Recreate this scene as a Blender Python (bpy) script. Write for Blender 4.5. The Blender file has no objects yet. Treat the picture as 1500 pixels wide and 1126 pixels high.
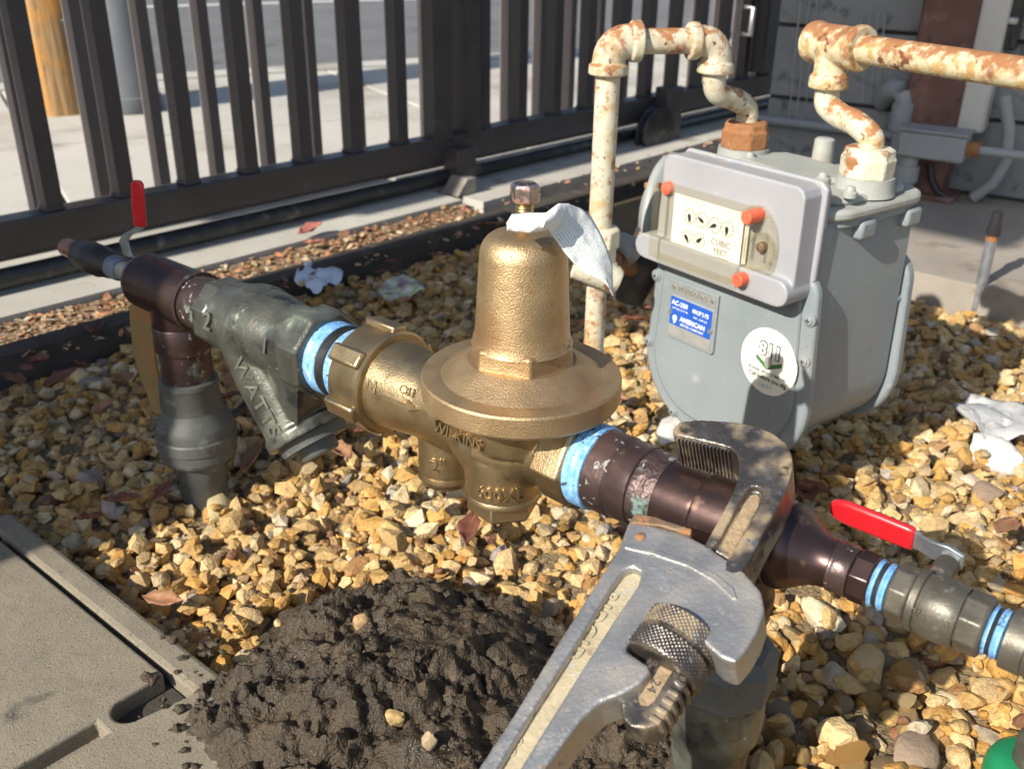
import bpy, bmesh, math, random
import numpy as np
from mathutils import Vector, Matrix, noise as mnoise

random.seed(7); rng = np.random.default_rng(7)
R = math.radians
SC = bpy.context.scene
COL = SC.collection

# ------------------------------------------------------------------ camera, world, sun, exposure
CAM_H = .62
PITCH = math.atan2(1440, 2990); ROLL = math.atan2(43, 2990)
_F = Vector((0, math.cos(PITCH), -math.sin(PITCH)))
_U0 = Vector((0, math.sin(PITCH), math.cos(PITCH))); _R0 = Vector((1, 0, 0))
CR = _R0*math.cos(ROLL) + _U0*math.sin(ROLL)
CU = -_R0*math.sin(ROLL) + _U0*math.cos(ROLL)
CAMP = Vector((0, 0, CAM_H))
cd = bpy.data.cameras.new('camera'); cam = bpy.data.objects.new('camera', cd); COL.objects.link(cam)
cd.sensor_width = 36; cd.lens = 36*1440/1500; cd.sensor_fit = 'HORIZONTAL'
cd.clip_start = .02; cd.clip_end = 500
m4 = Matrix.Identity(4)
for i in range(3):
    m4[i][0] = CR[i]; m4[i][1] = CU[i]; m4[i][2] = -_F[i]; m4[i][3] = CAMP[i]
cam.matrix_world = m4
cd.dof.use_dof = True; cd.dof.focus_distance = .74; cd.dof.aperture_fstop = 11.0
SC.camera = cam

SUN_AZ, SUN_EL = R(45.3), R(33)            # direction in which the light travels, and its height
w = bpy.data.worlds.new('World'); SC.world = w; w.use_nodes = True
nt = w.node_tree; bg = nt.nodes['Background']
sky = nt.nodes.new('ShaderNodeTexSky'); sky.sky_type = 'NISHITA'; sky.sun_disc = False
sky.sun_elevation = SUN_EL
sky.sun_rotation = math.atan2(-math.cos(SUN_AZ), -math.sin(SUN_AZ)) % (2*math.pi)
sky.dust_density = 1.2
nt.links.new(sky.outputs[0], bg.inputs[0]); bg.inputs[1].default_value = .105
sd = bpy.data.lights.new('sun', 'SUN'); sun = bpy.data.objects.new('sun', sd); COL.objects.link(sun)
sd.energy = 5.0; sd.angle = R(.55); sd.color = (1, .93, .82)
LD = Vector((math.cos(SUN_AZ)*math.cos(SUN_EL), math.sin(SUN_AZ)*math.cos(SUN_EL), -math.sin(SUN_EL)))
sun.rotation_euler = LD.to_track_quat('-Z', 'Y').to_euler()
sun.location = (-3, -3, 4)
vs = SC.view_settings; vs.view_transform = 'Standard'; vs.look = 'None'; vs.exposure = .5; vs.gamma = 1
SC.cycles.max_bounces = 6; SC.cycles.diffuse_bounces = 3; SC.cycles.glossy_bounces = 3; SC.cycles.transparent_max_bounces = 12
SC.cycles.use_adaptive_sampling = True; SC.cycles.adaptive_threshold = .02
SC.cycles.use_denoising = True

# ------------------------------------------------------------------ measuring helpers (site survey from the photograph)
def ray(x, y): return _F + CR*((x-750)/1440) - CU*((y-563)/1440)
def at(x, y, z=0.):
    r = ray(x, y); return CAMP + r*((z-CAM_H)/r.z)
def atd(x, y, d): return CAMP + ray(x, y)*d
def onpl(x, y, P, n):
    r = ray(x, y); return CAMP + r*((P-CAMP).dot(n)/r.dot(n))
V = Vector; X = V((1, 0, 0)); Y = V((0, 1, 0)); Z = V((0, 0, 1))

# ------------------------------------------------------------------ materials
def nodes(name):
    m = bpy.data.materials.new(name); m.use_nodes = True
    nt = m.node_tree; b = nt.nodes['Principled BSDF']
    return m, nt, b
def new(nt, t, **k):
    n = nt.nodes.new(t)
    for a, v in k.items(): setattr(n, a, v)
    return n
def noise_tex(nt, co, scale, detail=5, rough=.55, off=0., dist=0.):
    n = new(nt, 'ShaderNodeTexNoise')
    n.inputs['Scale'].default_value = scale; n.inputs['Detail'].default_value = detail
    n.inputs['Roughness'].default_value = rough; n.inputs['Distortion'].default_value = dist
    if off:
        mp = new(nt, 'ShaderNodeMapping'); mp.inputs['Location'].default_value = (off, off*1.7, off*.6)
        nt.links.new(co, mp.inputs[0]); co = mp.outputs[0]
    nt.links.new(co, n.inputs['Vector']); return n.outputs['Fac']
def ramp(nt, fac, stops):
    r = new(nt, 'ShaderNodeValToRGB'); el = r.color_ramp.elements
    while len(el) < len(stops): el.new(.5)
    for e_, (p, c) in zip(el, stops):
        e_.position = p; e_.color = (*c, 1) if len(c) == 3 else c
    nt.links.new(fac, r.inputs[0]); return r.outputs[0]
def mixc(nt, fac, a, b, typ='MIX'):
    n = new(nt, 'ShaderNodeMix', data_type='RGBA', blend_type=typ)
    if isinstance(fac, float): n.inputs[0].default_value = fac
    else: nt.links.new(fac, n.inputs[0])
    for s, v in ((n.inputs[6], a), (n.inputs[7], b)):
        if isinstance(v, tuple): s.default_value = (*v, 1)
        else: nt.links.new(v, s)
    return n.outputs[2]
def mixf(nt, fac, a, b):
    n = new(nt, 'ShaderNodeMix', data_type='FLOAT')
    nt.links.new(fac, n.inputs[0])
    for s, v in ((n.inputs[2], a), (n.inputs[3], b)):
        if isinstance(v, (float, int)): s.default_value = v
        else: nt.links.new(v, s)
    return n.outputs[0]
def math_n(nt, op, a, b=None):
    n = new(nt, 'ShaderNodeMath', operation=op)
    for s, v in zip(n.inputs, (a, b)):
        if v is None: continue
        if isinstance(v, (float, int)): s.default_value = v
        else: nt.links.new(v, s)
    return n.outputs[0]
def step(nt, fac, lo, hi):
    n = new(nt, 'ShaderNodeMapRange'); nt.links.new(fac, n.inputs[0])
    n.inputs[1].default_value = lo; n.inputs[2].default_value = hi; n.interpolation_type = 'SMOOTHSTEP'
    return n.outputs[0]
def P(name, stops, rough=.5, metal=0., ns=20, layers=(), bumps=(), spec=.5, rvar=.12, base_attr=None, top=None, coat=0., det=5):
    """stops: colour ramp over fractal noise; layers: (colour, scale, lo, hi, rough, metal, offset); bumps: (scale, strength, distance)"""
    m, nt, b = nodes(name)
    tc = new(nt, 'ShaderNodeTexCoord'); co = tc.outputs['Object']
    f = noise_tex(nt, co, ns, det)
    if len(stops) == 1: stops = [(0, stops[0]), (1, stops[0])]
    elif not isinstance(stops[0][0], (int, float)) : stops = [(.36, stops[0]), (.64, stops[1])]
    col = ramp(nt, f, stops)
    if base_attr:
        a = new(nt, 'ShaderNodeAttribute', attribute_name=base_attr)
        col = mixc(nt, 1., a.outputs['Color'], col, 'MULTIPLY')
    ro = mixf(nt, f, max(.02, rough-rvar), min(1., rough+rvar)); me = float(metal)
    for (c, s, lo, hi, r2, m2, off) in layers:
        k = noise_tex(nt, co, s, 3, .6, off)
        if off < 0:      # wear that lies on upward facing sides
            g = new(nt, 'ShaderNodeNewGeometry'); sx = new(nt, 'ShaderNodeSeparateXYZ'); nt.links.new(g.outputs['Normal'], sx.inputs[0])
            k = math_n(nt, 'ADD', k, math_n(nt, 'MULTIPLY', sx.outputs[2], .20))
        k = step(nt, k, lo, hi)
        col = mixc(nt, k, col, c); ro = mixf(nt, k, ro, r2); me = mixf(nt, k, me, m2)
    nt.links.new(col, b.inputs['Base Color']); nt.links.new(ro, b.inputs['Roughness'])
    if isinstance(me, float): b.inputs['Metallic'].default_value = me
    else: nt.links.new(me, b.inputs['Metallic'])
    b.inputs['Specular IOR Level'].default_value = spec
    b.inputs['Coat Weight'].default_value = coat
    prev = None
    for (s, st, d) in bumps:
        bn = new(nt, 'ShaderNodeBump'); bn.inputs['Strength'].default_value = st; bn.inputs['Distance'].default_value = d
        nt.links.new(noise_tex(nt, co, s, 2, .6, 3.1), bn.inputs['Height'])
        if prev: nt.links.new(prev, bn.inputs['Normal'])
        prev = bn.outputs[0]
    if prev: nt.links.new(prev, b.inputs['Normal'])
    return m

BRASS_RAW = P('cast_brass_golden', [(.3, (.44, .315, .17)), (.7, (.55, .40, .225))], .43, .84, 60,
              layers=[((.34, .21, .105), 16, .50, .74, .5, .75, 2.), ((.22, .12, .06), 260, .62, .72, .6, .5, 5.), ((.20, .12, .07), 60, .66, .76, .6, .5, 9.)],
              bumps=[(700, .45, .0010), (1400, .2, .0005)])
BRASS_FL = P('cast_brass_brownish', [(.3, (.40, .28, .155)), (.7, (.50, .36, .205))], .46, .78, 45,
             layers=[((.32, .195, .11), 14, .5, .74, .55, .7, 2.), ((.7, .62, .5), 90, .74, .8, .4, .5, 8.)],
             bumps=[(700, .45, .0010), (1400, .2, .0005)])
BRASS_BODY = P('cast_brass_dull', [(.3, (.38, .29, .165)), (.7, (.50, .385, .225))], .34, .93, 50,
               layers=[((.24, .16, .08), 22, .56, .76, .5, .8, 4.)], bumps=[(700, .35, .0009), (60, .12, .002)])
BOLT = P('plated_bolt_steel', [(.3, (.42, .36, .36)), (.7, (.58, .50, .47))], .28, 1., 120, layers=[((.33, .15, .10), 160, .52, .66, .6, .3, 1.)], bumps=[(300, .3, .0006)])
THREAD = P('brass_thread', [(.3, (.55, .42, .16)), (.7, (.65, .52, .24))], .3, 1., 80)
PATINA = P('bronze_dark_patina', [(.3, (.085, .087, .074)), (.7, (.17, .172, .145))], .33, .6, 24,
           layers=[((.17, .205, .16), 16, .53, .75, .55, .2, 3.), ((.27, .31, .25), 90, .64, .74, .65, .1, 6.), ((.035, .036, .034), 30, .54, .7, .38, .5, 9.)],
           bumps=[(300, .35, .0011), (40, .15, .003)])
LETTER_D = P('bronze_letters', [(.3, (.12, .12, .10)), (.7, (.20, .20, .16))], .42, .5, 40)
COPPER = P('dark_copper', [(.3, (.070, .046, .046)), (.7, (.125, .078, .070))], .33, .85, 18,
           layers=[((.045, .033, .042), 12, .48, .70, .3, .85, 2.), ((.22, .14, .11), 45, .64, .76, .4, .8, 7.)], bumps=[(90, .1, .001)])
COPPER_SH = P('copper_with_verdigris', [(.3, (.060, .042, .042)), (.7, (.12, .075, .068))], .38, .6, 25,
              layers=[((.15, .20, .18), 40, .58, .72, .65, .1, 4.), ((.30, .31, .30), 110, .63, .70, .7, .05, 8.)], bumps=[(160, .3, .0012)])
SOLDER = P('soldered_crust', [(.32, (.05, .036, .036)), (.66, (.12, .08, .075))], .45, .5, 40,
           layers=[((.30, .33, .33), 95, .60, .66, .7, 0, 2.), ((.16, .24, .22), 40, .58, .7, .6, .1, 5.)], bumps=[(130, .8, .003)])
GREYPIPE = P('grey_painted_fitting', [(.3, (.066, .070, .066)), (.7, (.108, .112, .104))], .55, .1, 22,
             layers=[((.17, .19, .17), 35, .56, .72, .7, 0, 3.), ((.06, .05, .045), 60, .6, .72, .6, 0, 7.)], bumps=[(150, .3, .0012)])
VALVE = P('valve_grey_brown', [(.3, (.088, .082, .066)), (.7, (.15, .138, .112))], .45, .5, 40,
          layers=[((.24, .22, .175), 70, .58, .72, .5, .4, 3.), ((.08, .07, .06), 35, .56, .74, .5, .3, 8.)], bumps=[(260, .3, .001)])
TAPE = P('blue_thread_tape', [(.3, (.11, .32, .64)), (.7, (.30, .55, .84))], .42, 0, 160, layers=[((.05, .08, .12), 150, .62, .68, .6, 0, 3.), ((.50, .66, .80), 110, .58, .68, .4, 0, 6.)], bumps=[(420, .5, .001)])
DARKRUB = P('black_thread', [(.3, (.02, .02, .022)), (.7, (.05, .05, .05))], .45, .3, 70)
RED = P('red_vinyl_grip', [(.2, (.50, .012, .02)), (.8, (.66, .02, .028))], .3, 0, 30, coat=.3, rvar=.05, bumps=[(80, .05, .001)],
        layers=[((.28, .01, .015), 60, .64, .8, .45, 0, 3.)])
ZINC = P('zinc_lever', [(.3, (.33, .36, .40)), (.7, (.48, .51, .55))], .42, .8, 60, bumps=[(200, .2, .0008)])
OLDLEVER = P('rusty_yellow_lever', [(.3, (.22, .16, .06)), (.7, (.30, .20, .08))], .6, .1, 40, layers=[((.33, .15, .06), 50, .5, .66, .75, 0, 4.)], bumps=[(200, .3, .001)])
ALU = P('worn_aluminium', [(.3, (.36, .357, .35)), (.7, (.47, .467, .458))], .40, .8, 35,
        layers=[((.36, .315, .235), 11, .42, .72, .6, .4, 2.), ((.17, .145, .11), 150, .62, .72, .7, .1, 5.), ((.22, .205, .175), 60, .62, .80, .6, .4, 9.)],
        bumps=[(420, .35, .0009), (70, .25, .002), (1200, .2, .0004)])
ALU_WEB = P('dusty_aluminium_web', [(.3, (.33, .28, .18)), (.7, (.45, .39, .27))], .7, .15, 50,
            layers=[((.52, .50, .45), 45, .58, .70, .45, .6, 3.), ((.24, .18, .11), 70, .58, .72, .8, 0, 7.)], bumps=[(260, .6, .0012)])
STEEL = P('oily_tool_steel', [(.3, (.11, .095, .085)), (.7, (.21, .19, .17))], .36, .85, 40,
          layers=[((.30, .23, .14), 26, .46, .68, .75, .1, 3.), ((.40, .39, .37), 130, .60, .70, .35, .9, 6.), ((.05, .04, .035), 50, .58, .72, .5, .5, 8.)],
          bumps=[(320, .45, .0012), (60, .3, .003)])
MUDFILL = P('dried_mud_fill', [(.3, (.20, .14, .085)), (.7, (.34, .25, .15))], .85, 0, 80, bumps=[(180, .8, .003)])
RUSTCAP = P('rusty_jaw_insert', [(.3, (.16, .10, .06)), (.7, (.28, .20, .13))], .6, .4, 70, layers=[((.30, .14, .06), 60, .52, .66, .8, 0, 3.)], bumps=[(200, .6, .002)])
GREYPAINT = P('meter_grey_paint', [(.3, (.205, .24, .255)), (.7, (.25, .28, .295))], .42, 0, 12, rvar=.06,
              layers=[((.34, .36, .36), 40, .62, .8, .55, 0, 3.), ((.20, .21, .21), 26, .66, .85, .5, 0, 6.), ((.42, .43, .42), 300, .68, .74, .5, 0, 9.), ((.27, .28, .27), 9, .55, .75, .6, 0, 12.), ((.16, .13, .10), 200, .70, .76, .7, 0, 15.)], bumps=[(300, .06, .0006), (14, .12, .004)])
TOPPAINT = P('meter_top_dusty_paint', [(.3, (.30, .32, .30)), (.7, (.37, .38, .345))], .6, 0, 30,
             layers=[((.30, .27, .21), 20, .52, .74, .75, 0, 3.)], bumps=[(200, .25, .001)])
BOXPAINT = P('index_box_pale_grey', [(.3, (.30, .305, .325)), (.7, (.345, .35, .37))], .42, 0, 14, rvar=.05, layers=[((.36, .33, .28), 90, .70, .80, .7, 0, -4.), ((.42, .42, .43), 30, .62, .8, .5, 0, 2.)])
DIALCARD = P('dial_card', [(.3, (.78, .78, .72)), (.7, (.82, .82, .76))], .6, 0, 10)
REDPLUG = P('orange_red_plug', [(.3, (.85, .10, .05)), (.7, (.90, .14, .07))], .45, 0, 60)
INK = P('black_ink', [(.02, .02, .022)], .5)
INKG = P('grey_ink', [(.20, .20, .19)], .6)
BADGE_B = P('badge_blue', [(.3, (.018, .09, .42)), (.7, (.025, .11, .48))], .35, 0, 40, layers=[((.4, .45, .55), 300, .72, .76, .5, .4, 2.)])
BADGE_S = P('badge_silver', [(.3, (.52, .54, .54)), (.7, (.62, .63, .62))], .4, .6, 80)
WHITEINK = P('white_ink', [(.82, .84, .86)], .5)
STICKER = P('sticker_white', [(.3, (.74, .73, .62)), (.7, (.80, .79, .70))], .5, 0, 20)
GREENINK = P('green_ink', [(.07, .24, .06)], .5)
BLUEINK = P('light_blue_ink', [(.30, .48, .62)], .5)
SILVER = P('screw_steel', [(.3, (.36, .37, .36)), (.7, (.48, .48, .46))], .4, .7, 200)
RUSTPIPE = P('white_paint_with_rust', [(.3, (.50, .475, .36)), (.7, (.60, .57, .45))], .5, 0, 18,
             layers=[((.46, .33, .16), 40, .46, .70, .7, 0, 5.), ((.34, .155, .06), 85, .54, .72, .85, 0, -3.), ((.29, .12, .045), 26, .56, .70, .85, 0, 4.), ((.14, .055, .03), 160, .62, .70, .9, 0, 8.)],
             bumps=[(160, .4, .0014), (500, .25, .0008)])
RUSTPIPE_H = P('rusty_cream_pipe', [(.3, (.52, .46, .30)), (.7, (.62, .56, .39))], .5, 0, 18,
               layers=[((.46, .30, .12), 90, .44, .64, .7, 0, 5.), ((.30, .135, .055), 70, .48, .68, .8, 0, -3.), ((.25, .105, .045), 30, .56, .68, .8, 0, 11.), ((.15, .055, .03), 40, .61, .67, .9, 0, 8.)],
               bumps=[(160, .4, .0014), (500, .25, .0008)])
RUSTNUT = P('rusted_union_nut', [(.3, (.24, .095, .035)), (.7, (.36, .17, .07))], .8, 0, 45, layers=[((.60, .50, .34), 30, .60, .68, .6, 0, 4.), ((.12, .05, .03), 60, .58, .7, .9, 0, 9.)], bumps=[(200, .6, .002)])
CREAMNUT = P('cream_union_nut', [(.3, (.56, .53, .40)), (.7, (.64, .61, .48))], .6, 0, 40, layers=[((.30, .13, .05), 38, .54, .64, .8, 0, 4.)], bumps=[(200, .5, .002)])
GASREG = P('gas_regulator_grey', [(.3, (.30, .32, .31)), (.7, (.38, .40, .38))], .5, 0, 25, layers=[((.18, .17, .15), 24, .54, .72, .6, 0, 4.)])
GATE = P('gate_brown_black_paint', [(.3, (.056, .048, .048)), (.7, (.078, .067, .066))], .42, 0, 12, layers=[((.10, .085, .08), 20, .60, .8, .6, 0, 3.)], bumps=[(120, .1, .001)])
FENCEM = P('fence_brown_paint', [(.3, (.16, .13, .124)), (.7, (.20, .166, .158))], .5, 0, 12, layers=[((.14, .12, .11), 20, .60, .8, .6, 0, 3.)])
BLACKP = P('track_black_steel', [(.3, (.025, .026, .028)), (.7, (.05, .05, .05))], .32, .3, 30, layers=[((.13, .12, .11), 24, .58, .76, .55, .2, 3.)])
CONC = P('pale_concrete', [(.3, (.43, .41, .36)), (.7, (.54, .52, .46))], .85, 0, 5, layers=[((.30, .27, .22), 9, .57, .75, .9, 0, 2.), ((.36, .33, .28), 60, .62, .75, .9, 0, 7.)], bumps=[(300, .3, .0012), (30, .2, .003)])
SIDEW = P('sidewalk_concrete', [(.3, (.44, .42, .37)), (.7, (.53, .51, .455))], .85, 0, 1.3, layers=[((.32, .295, .25), 2.2, .50, .72, .9, 0, 2.), ((.24, .21, .17), 14, .62, .76, .9, 0, 5.), ((.36, .33, .28), 40, .62, .8, .9, 0, 7.)], bumps=[(200, .2, .001)])
PADM = P('meter_box_concrete', [(.3, (.195, .168, .122)), (.7, (.28, .24, .175))], .88, 0, 7,
         layers=[((.09, .08, .065), 14, .60, .76, .9, 0, 2.), ((.32, .285, .22), 520, .57, .66, .9, 0, 5.), ((.07, .06, .045), 420, .60, .68, .9, 0, 8.)], bumps=[(520, .5, .0011), (1200, .7, .0010), (26, .35, .006)])
PADDARK = P('dirt_in_slots', [(.3, (.035, .03, .025)), (.7, (.07, .06, .048))], .9, 0, 60, bumps=[(200, .6, .002)])
SLABM = P('grey_brown_slab', [(.3, (.25, .22, .185)), (.7, (.34, .305, .26))], .9, 0, 6, layers=[((.17, .145, .115), 10, .55, .74, .9, 0, 3.)], bumps=[(240, .4, .0015)])
ASPH = P('asphalt', [(.3, (.115, .117, .12)), (.7, (.165, .165, .165))], .85, 0, 3, layers=[((.26, .26, .25), 160, .58, .68, .8, 0, 2.), ((.07, .07, .072), 6, .6, .74, .9, 0, 8.)], bumps=[(160, .7, .004)])
ROADPAINT = P('road_paint', [(.6, .6, .58)], .7, 0, 30)
TIMBER = P('dark_timber', [(.3, (.045, .04, .036)), (.7, (.085, .072, .06))], .8, 0, 12, layers=[((.14, .11, .08), 20, .58, .76, .85, 0, 3.)], bumps=[(120, .5, .003)])
MULCH = P('leaf_litter', [(.3, (.16, .09, .045)), (.7, (.42, .30, .17))], .9, 0, 110, layers=[((.55, .46, .33), 90, .60, .68, .9, 0, 2.), ((.06, .04, .025), 60, .58, .68, .9, 0, 5.)], bumps=[(120, 1., .01)], det=3)
SOIL = P('brown_soil', [(.3, (.055, .042, .028)), (.7, (.11, .085, .055))], .95, 0, 60, bumps=[(90, .8, .006)])
GRIT = P('gritty_soil', [(.3, (.12, .088, .048)), (.7, (.30, .22, .12))], .95, 0, 220, bumps=[(160, 1., .006)], det=3)
BLOCK = P('painted_block', [(.3, (.21, .22, .225)), (.7, (.26, .27, .27))], .85, 0, 8, layers=[((.11, .115, .115), 22, .56, .74, .9, 0, 3.), ((.30, .30, .29), 80, .70, .8, .9, 0, 7.)], bumps=[(140, .5, .003)])
MORTAR = P('dark_mortar', [(.3, (.06, .06, .06)), (.7, (.09, .09, .088))], .95, 0, 50, bumps=[(150, .5, .003)])
DRIP = P('white_drip', [(.3, (.36, .36, .34)), (.7, (.46, .46, .43))], .8, 0, 30)
RUSTCOL = P('red_brown_steel', [(.3, (.10, .045, .035)), (.7, (.20, .11, .09))], .6, .1, 9, layers=[((.26, .18, .15), 12, .56, .76, .6, 0, 3.), ((.05, .03, .03), 20, .58, .76, .7, 0, 7.)], bumps=[(100, .3, .002)])
WHITEPOST = P('dirty_white_downspout', [(.3, (.50, .50, .46)), (.7, (.60, .60, .56))], .5, 0, 8, layers=[((.30, .28, .24), 12, .58, .78, .7, 0, 3.)])
CONDUIT = P('grey_pvc_conduit', [(.3, (.25, .27, .28)), (.7, (.31, .33, .34))], .55, 0, 10, layers=[((.38, .37, .35), 15, .6, .8, .6, 0, 3.)])
BLACKTHING = P('black_plastic', [(.025, .025, .027)], .4, 0, 30)
GREENPL = P('green_plastic', [(.3, (.008, .17, .07)), (.7, (.012, .22, .09))], .4, 0, 30)
GUARD = P('blue_grey_guard', [(.3, (.11, .125, .145)), (.7, (.15, .165, .185))], .6, 0, 8)
TARP = P('scrap_white', [(.3, (.36, .37, .38)), (.7, (.50, .50, .49))], .6, 0, 30, layers=[((.33, .30, .26), 30, .58, .74, .8, 0, 3.)])
SCRAPB = P('scrap_blue_plastic', [(.3, (.55, .64, .78)), (.7, (.66, .74, .86))], .35, 0, 30)
WRAP = P('wrapper_print', [(.30, (.25, .10, .10)), (.45, (.45, .45, .48)), (.55, (.55, .60, .15)), (.62, (.65, .68, .72))], .4, 0, 40, det=1)
LEAF = P('dead_leaf', [(.3, (.13, .045, .03)), (.7, (.25, .10, .055))], .55, 0, 60, bumps=[(200, .4, .001)])
LEAFB = P('dead_leaf_tan', [(.3, (.26, .11, .05)), (.7, (.40, .22, .12))], .6, 0, 60, bumps=[(200, .4, .001)])
LEAFP = P('dead_leaf_pink', [(.3, (.36, .12, .09)), (.7, (.48, .20, .15))], .6, 0, 60, bumps=[(200, .4, .001)])
STUCCO = P('stucco', [(.3, (.36, .33, .28)), (.7, (.42, .39, .34))], .9, 0, 8, bumps=[(120, .6, .004)])
CAPCU = P('pink_copper_cap', [(.3, (.30, .13, .10)), (.7, (.42, .20, .16))], .35, .8, 40, bumps=[(100, .2, .001)])

# wood of the utility pole: stretched grain
def wood():
    m, nt, b = nodes('weathered_pole_wood'); tc = new(nt, 'ShaderNodeTexCoord')
    mp = new(nt, 'ShaderNodeMapping'); mp.inputs['Scale'].default_value = (1, 1, .06); nt.links.new(tc.outputs['Object'], mp.inputs[0])
    f = noise_tex(nt, mp.outputs[0], 60, 6, .65)
    g = noise_tex(nt, tc.outputs['Object'], 7, 4)
    c = ramp(nt, f, [(.3, (.13, .075, .035)), (.5, (.36, .22, .10)), (.7, (.50, .34, .18))])
    c = mixc(nt, step(nt, g, .48, .66), c, (.52, .25, .06))
    nt.links.new(c, b.inputs['Base Color']); b.inputs['Roughness'].default_value = .8
    bn = new(nt, 'ShaderNodeBump'); bn.inputs['Distance'].default_value = .006; nt.links.new(f, bn.inputs['Height']); nt.links.new(bn.outputs[0], b.inputs['Normal'])
    return m
WOOD = wood()
def clear_plastic():
    m, nt, b = nodes('yellowed_clear_plastic')
    tr = new(nt, 'ShaderNodeBsdfTransparent'); tr.inputs[0].default_value = (.99, .98, .94, 1)
    gl = new(nt, 'ShaderNodeBsdfGlossy'); gl.inputs['Roughness'].default_value = .12
    df = new(nt, 'ShaderNodeBsdfDiffuse'); df.inputs[0].default_value = (.60, .53, .36, 1)
    tl = new(nt, 'ShaderNodeBsdfTranslucent'); tl.inputs[0].default_value = (.60, .53, .36, 1)
    mx0 = new(nt, 'ShaderNodeMixShader'); mx0.inputs[0].default_value = .5
    nt.links.new(df.outputs[0], mx0.inputs[1]); nt.links.new(tl.outputs[0], mx0.inputs[2])
    mx = new(nt, 'ShaderNodeMixShader'); lw = new(nt, 'ShaderNodeLayerWeight'); lw.inputs[0].default_value = .3
    k = mixf(nt, math_n(nt, 'POWER', lw.outputs['Facing'], 3.), .008, .40)
    nt.links.new(k, mx.inputs[0]); nt.links.new(tr.outputs[0], mx.inputs[1]); nt.links.new(mx0.outputs[0], mx.inputs[2])
    m2 = new(nt, 'ShaderNodeMixShader'); fr = mixf(nt, math_n(nt, 'POWER', lw.outputs['Facing'], 4.), .03, .6)
    nt.links.new(fr, m2.inputs[0]); nt.links.new(mx.outputs[0], m2.inputs[1]); nt.links.new(gl.outputs[0], m2.inputs[2])
    nt.links.new(m2.outputs[0], nt.nodes['Material Output'].inputs[0]); return m
CLEAR = clear_plastic()
def paper():
    m, nt, b = nodes('printed_paper'); tc = new(nt, 'ShaderNodeTexCoord')
    uv = tc.outputs['UV']
    wv = new(nt, 'ShaderNodeTexWave', bands_direction='Y'); wv.inputs['Scale'].default_value = 5.5; wv.inputs['Distortion'].default_value = .0
    nt.links.new(uv, wv.inputs[0])
    mp = new(nt, 'ShaderNodeMapping'); mp.inputs['Scale'].default_value = (40, 17, 1); nt.links.new(uv, mp.inputs[0])
    words = step(nt, noise_tex(nt, mp.outputs[0], 3, 2), .45, .5)
    k = math_n(nt, 'MULTIPLY', step(nt, wv.outputs['Fac'], .62, .75), words)
    sx = new(nt, 'ShaderNodeSeparateXYZ'); nt.links.new(uv, sx.inputs[0])
    k = math_n(nt, 'MULTIPLY', k, step(nt, sx.outputs[0], .42, .46))
    col = mixc(nt, math_n(nt, 'MULTIPLY', k, .7), (.80, .80, .78), (.10, .30, .26))
    nt.links.new(col, b.inputs['Base Color']); b.inputs['Roughness'].default_value = .7
    bn = new(nt, 'ShaderNodeBump'); bn.inputs['Distance'].default_value = .002; bn.inputs['Strength'].default_value = .5
    nt.links.new(noise_tex(nt, tc.outputs['Object'], 90, 3), bn.inputs['Height']); nt.links.new(bn.outputs[0], b.inputs['Normal'])
    return m
PAPER = paper()
STONE = P('gravel_stone', [(.25, (.62, .56, .50)), (.5, (1, 1, 1)), (.75, (1.25, 1.22, 1.15))], .75, 0, 130, base_attr='Col',
          layers=[((.55, .30, .10), 60, .66, .80, .8, 0, 3.), ((.10, .075, .05), 90, .70, .82, .9, 0, 6.)], bumps=[(300, .9, .0020)], rvar=.1, det=3)
def mudmat():
    m = P('wet_mud', [(.3, (.030, .021, .012)), (.7, (.078, .055, .031))], .6, 0, 22,
          layers=[((.105, .082, .055), 50, .60, .72, .75, 0, 3.), ((.046, .034, .021), 14, .54, .64, .28, 0, 6.)], bumps=[(130, .8, .004), (480, 1., .0022)], rvar=.1)
    return m
MUD = mudmat()

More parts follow.
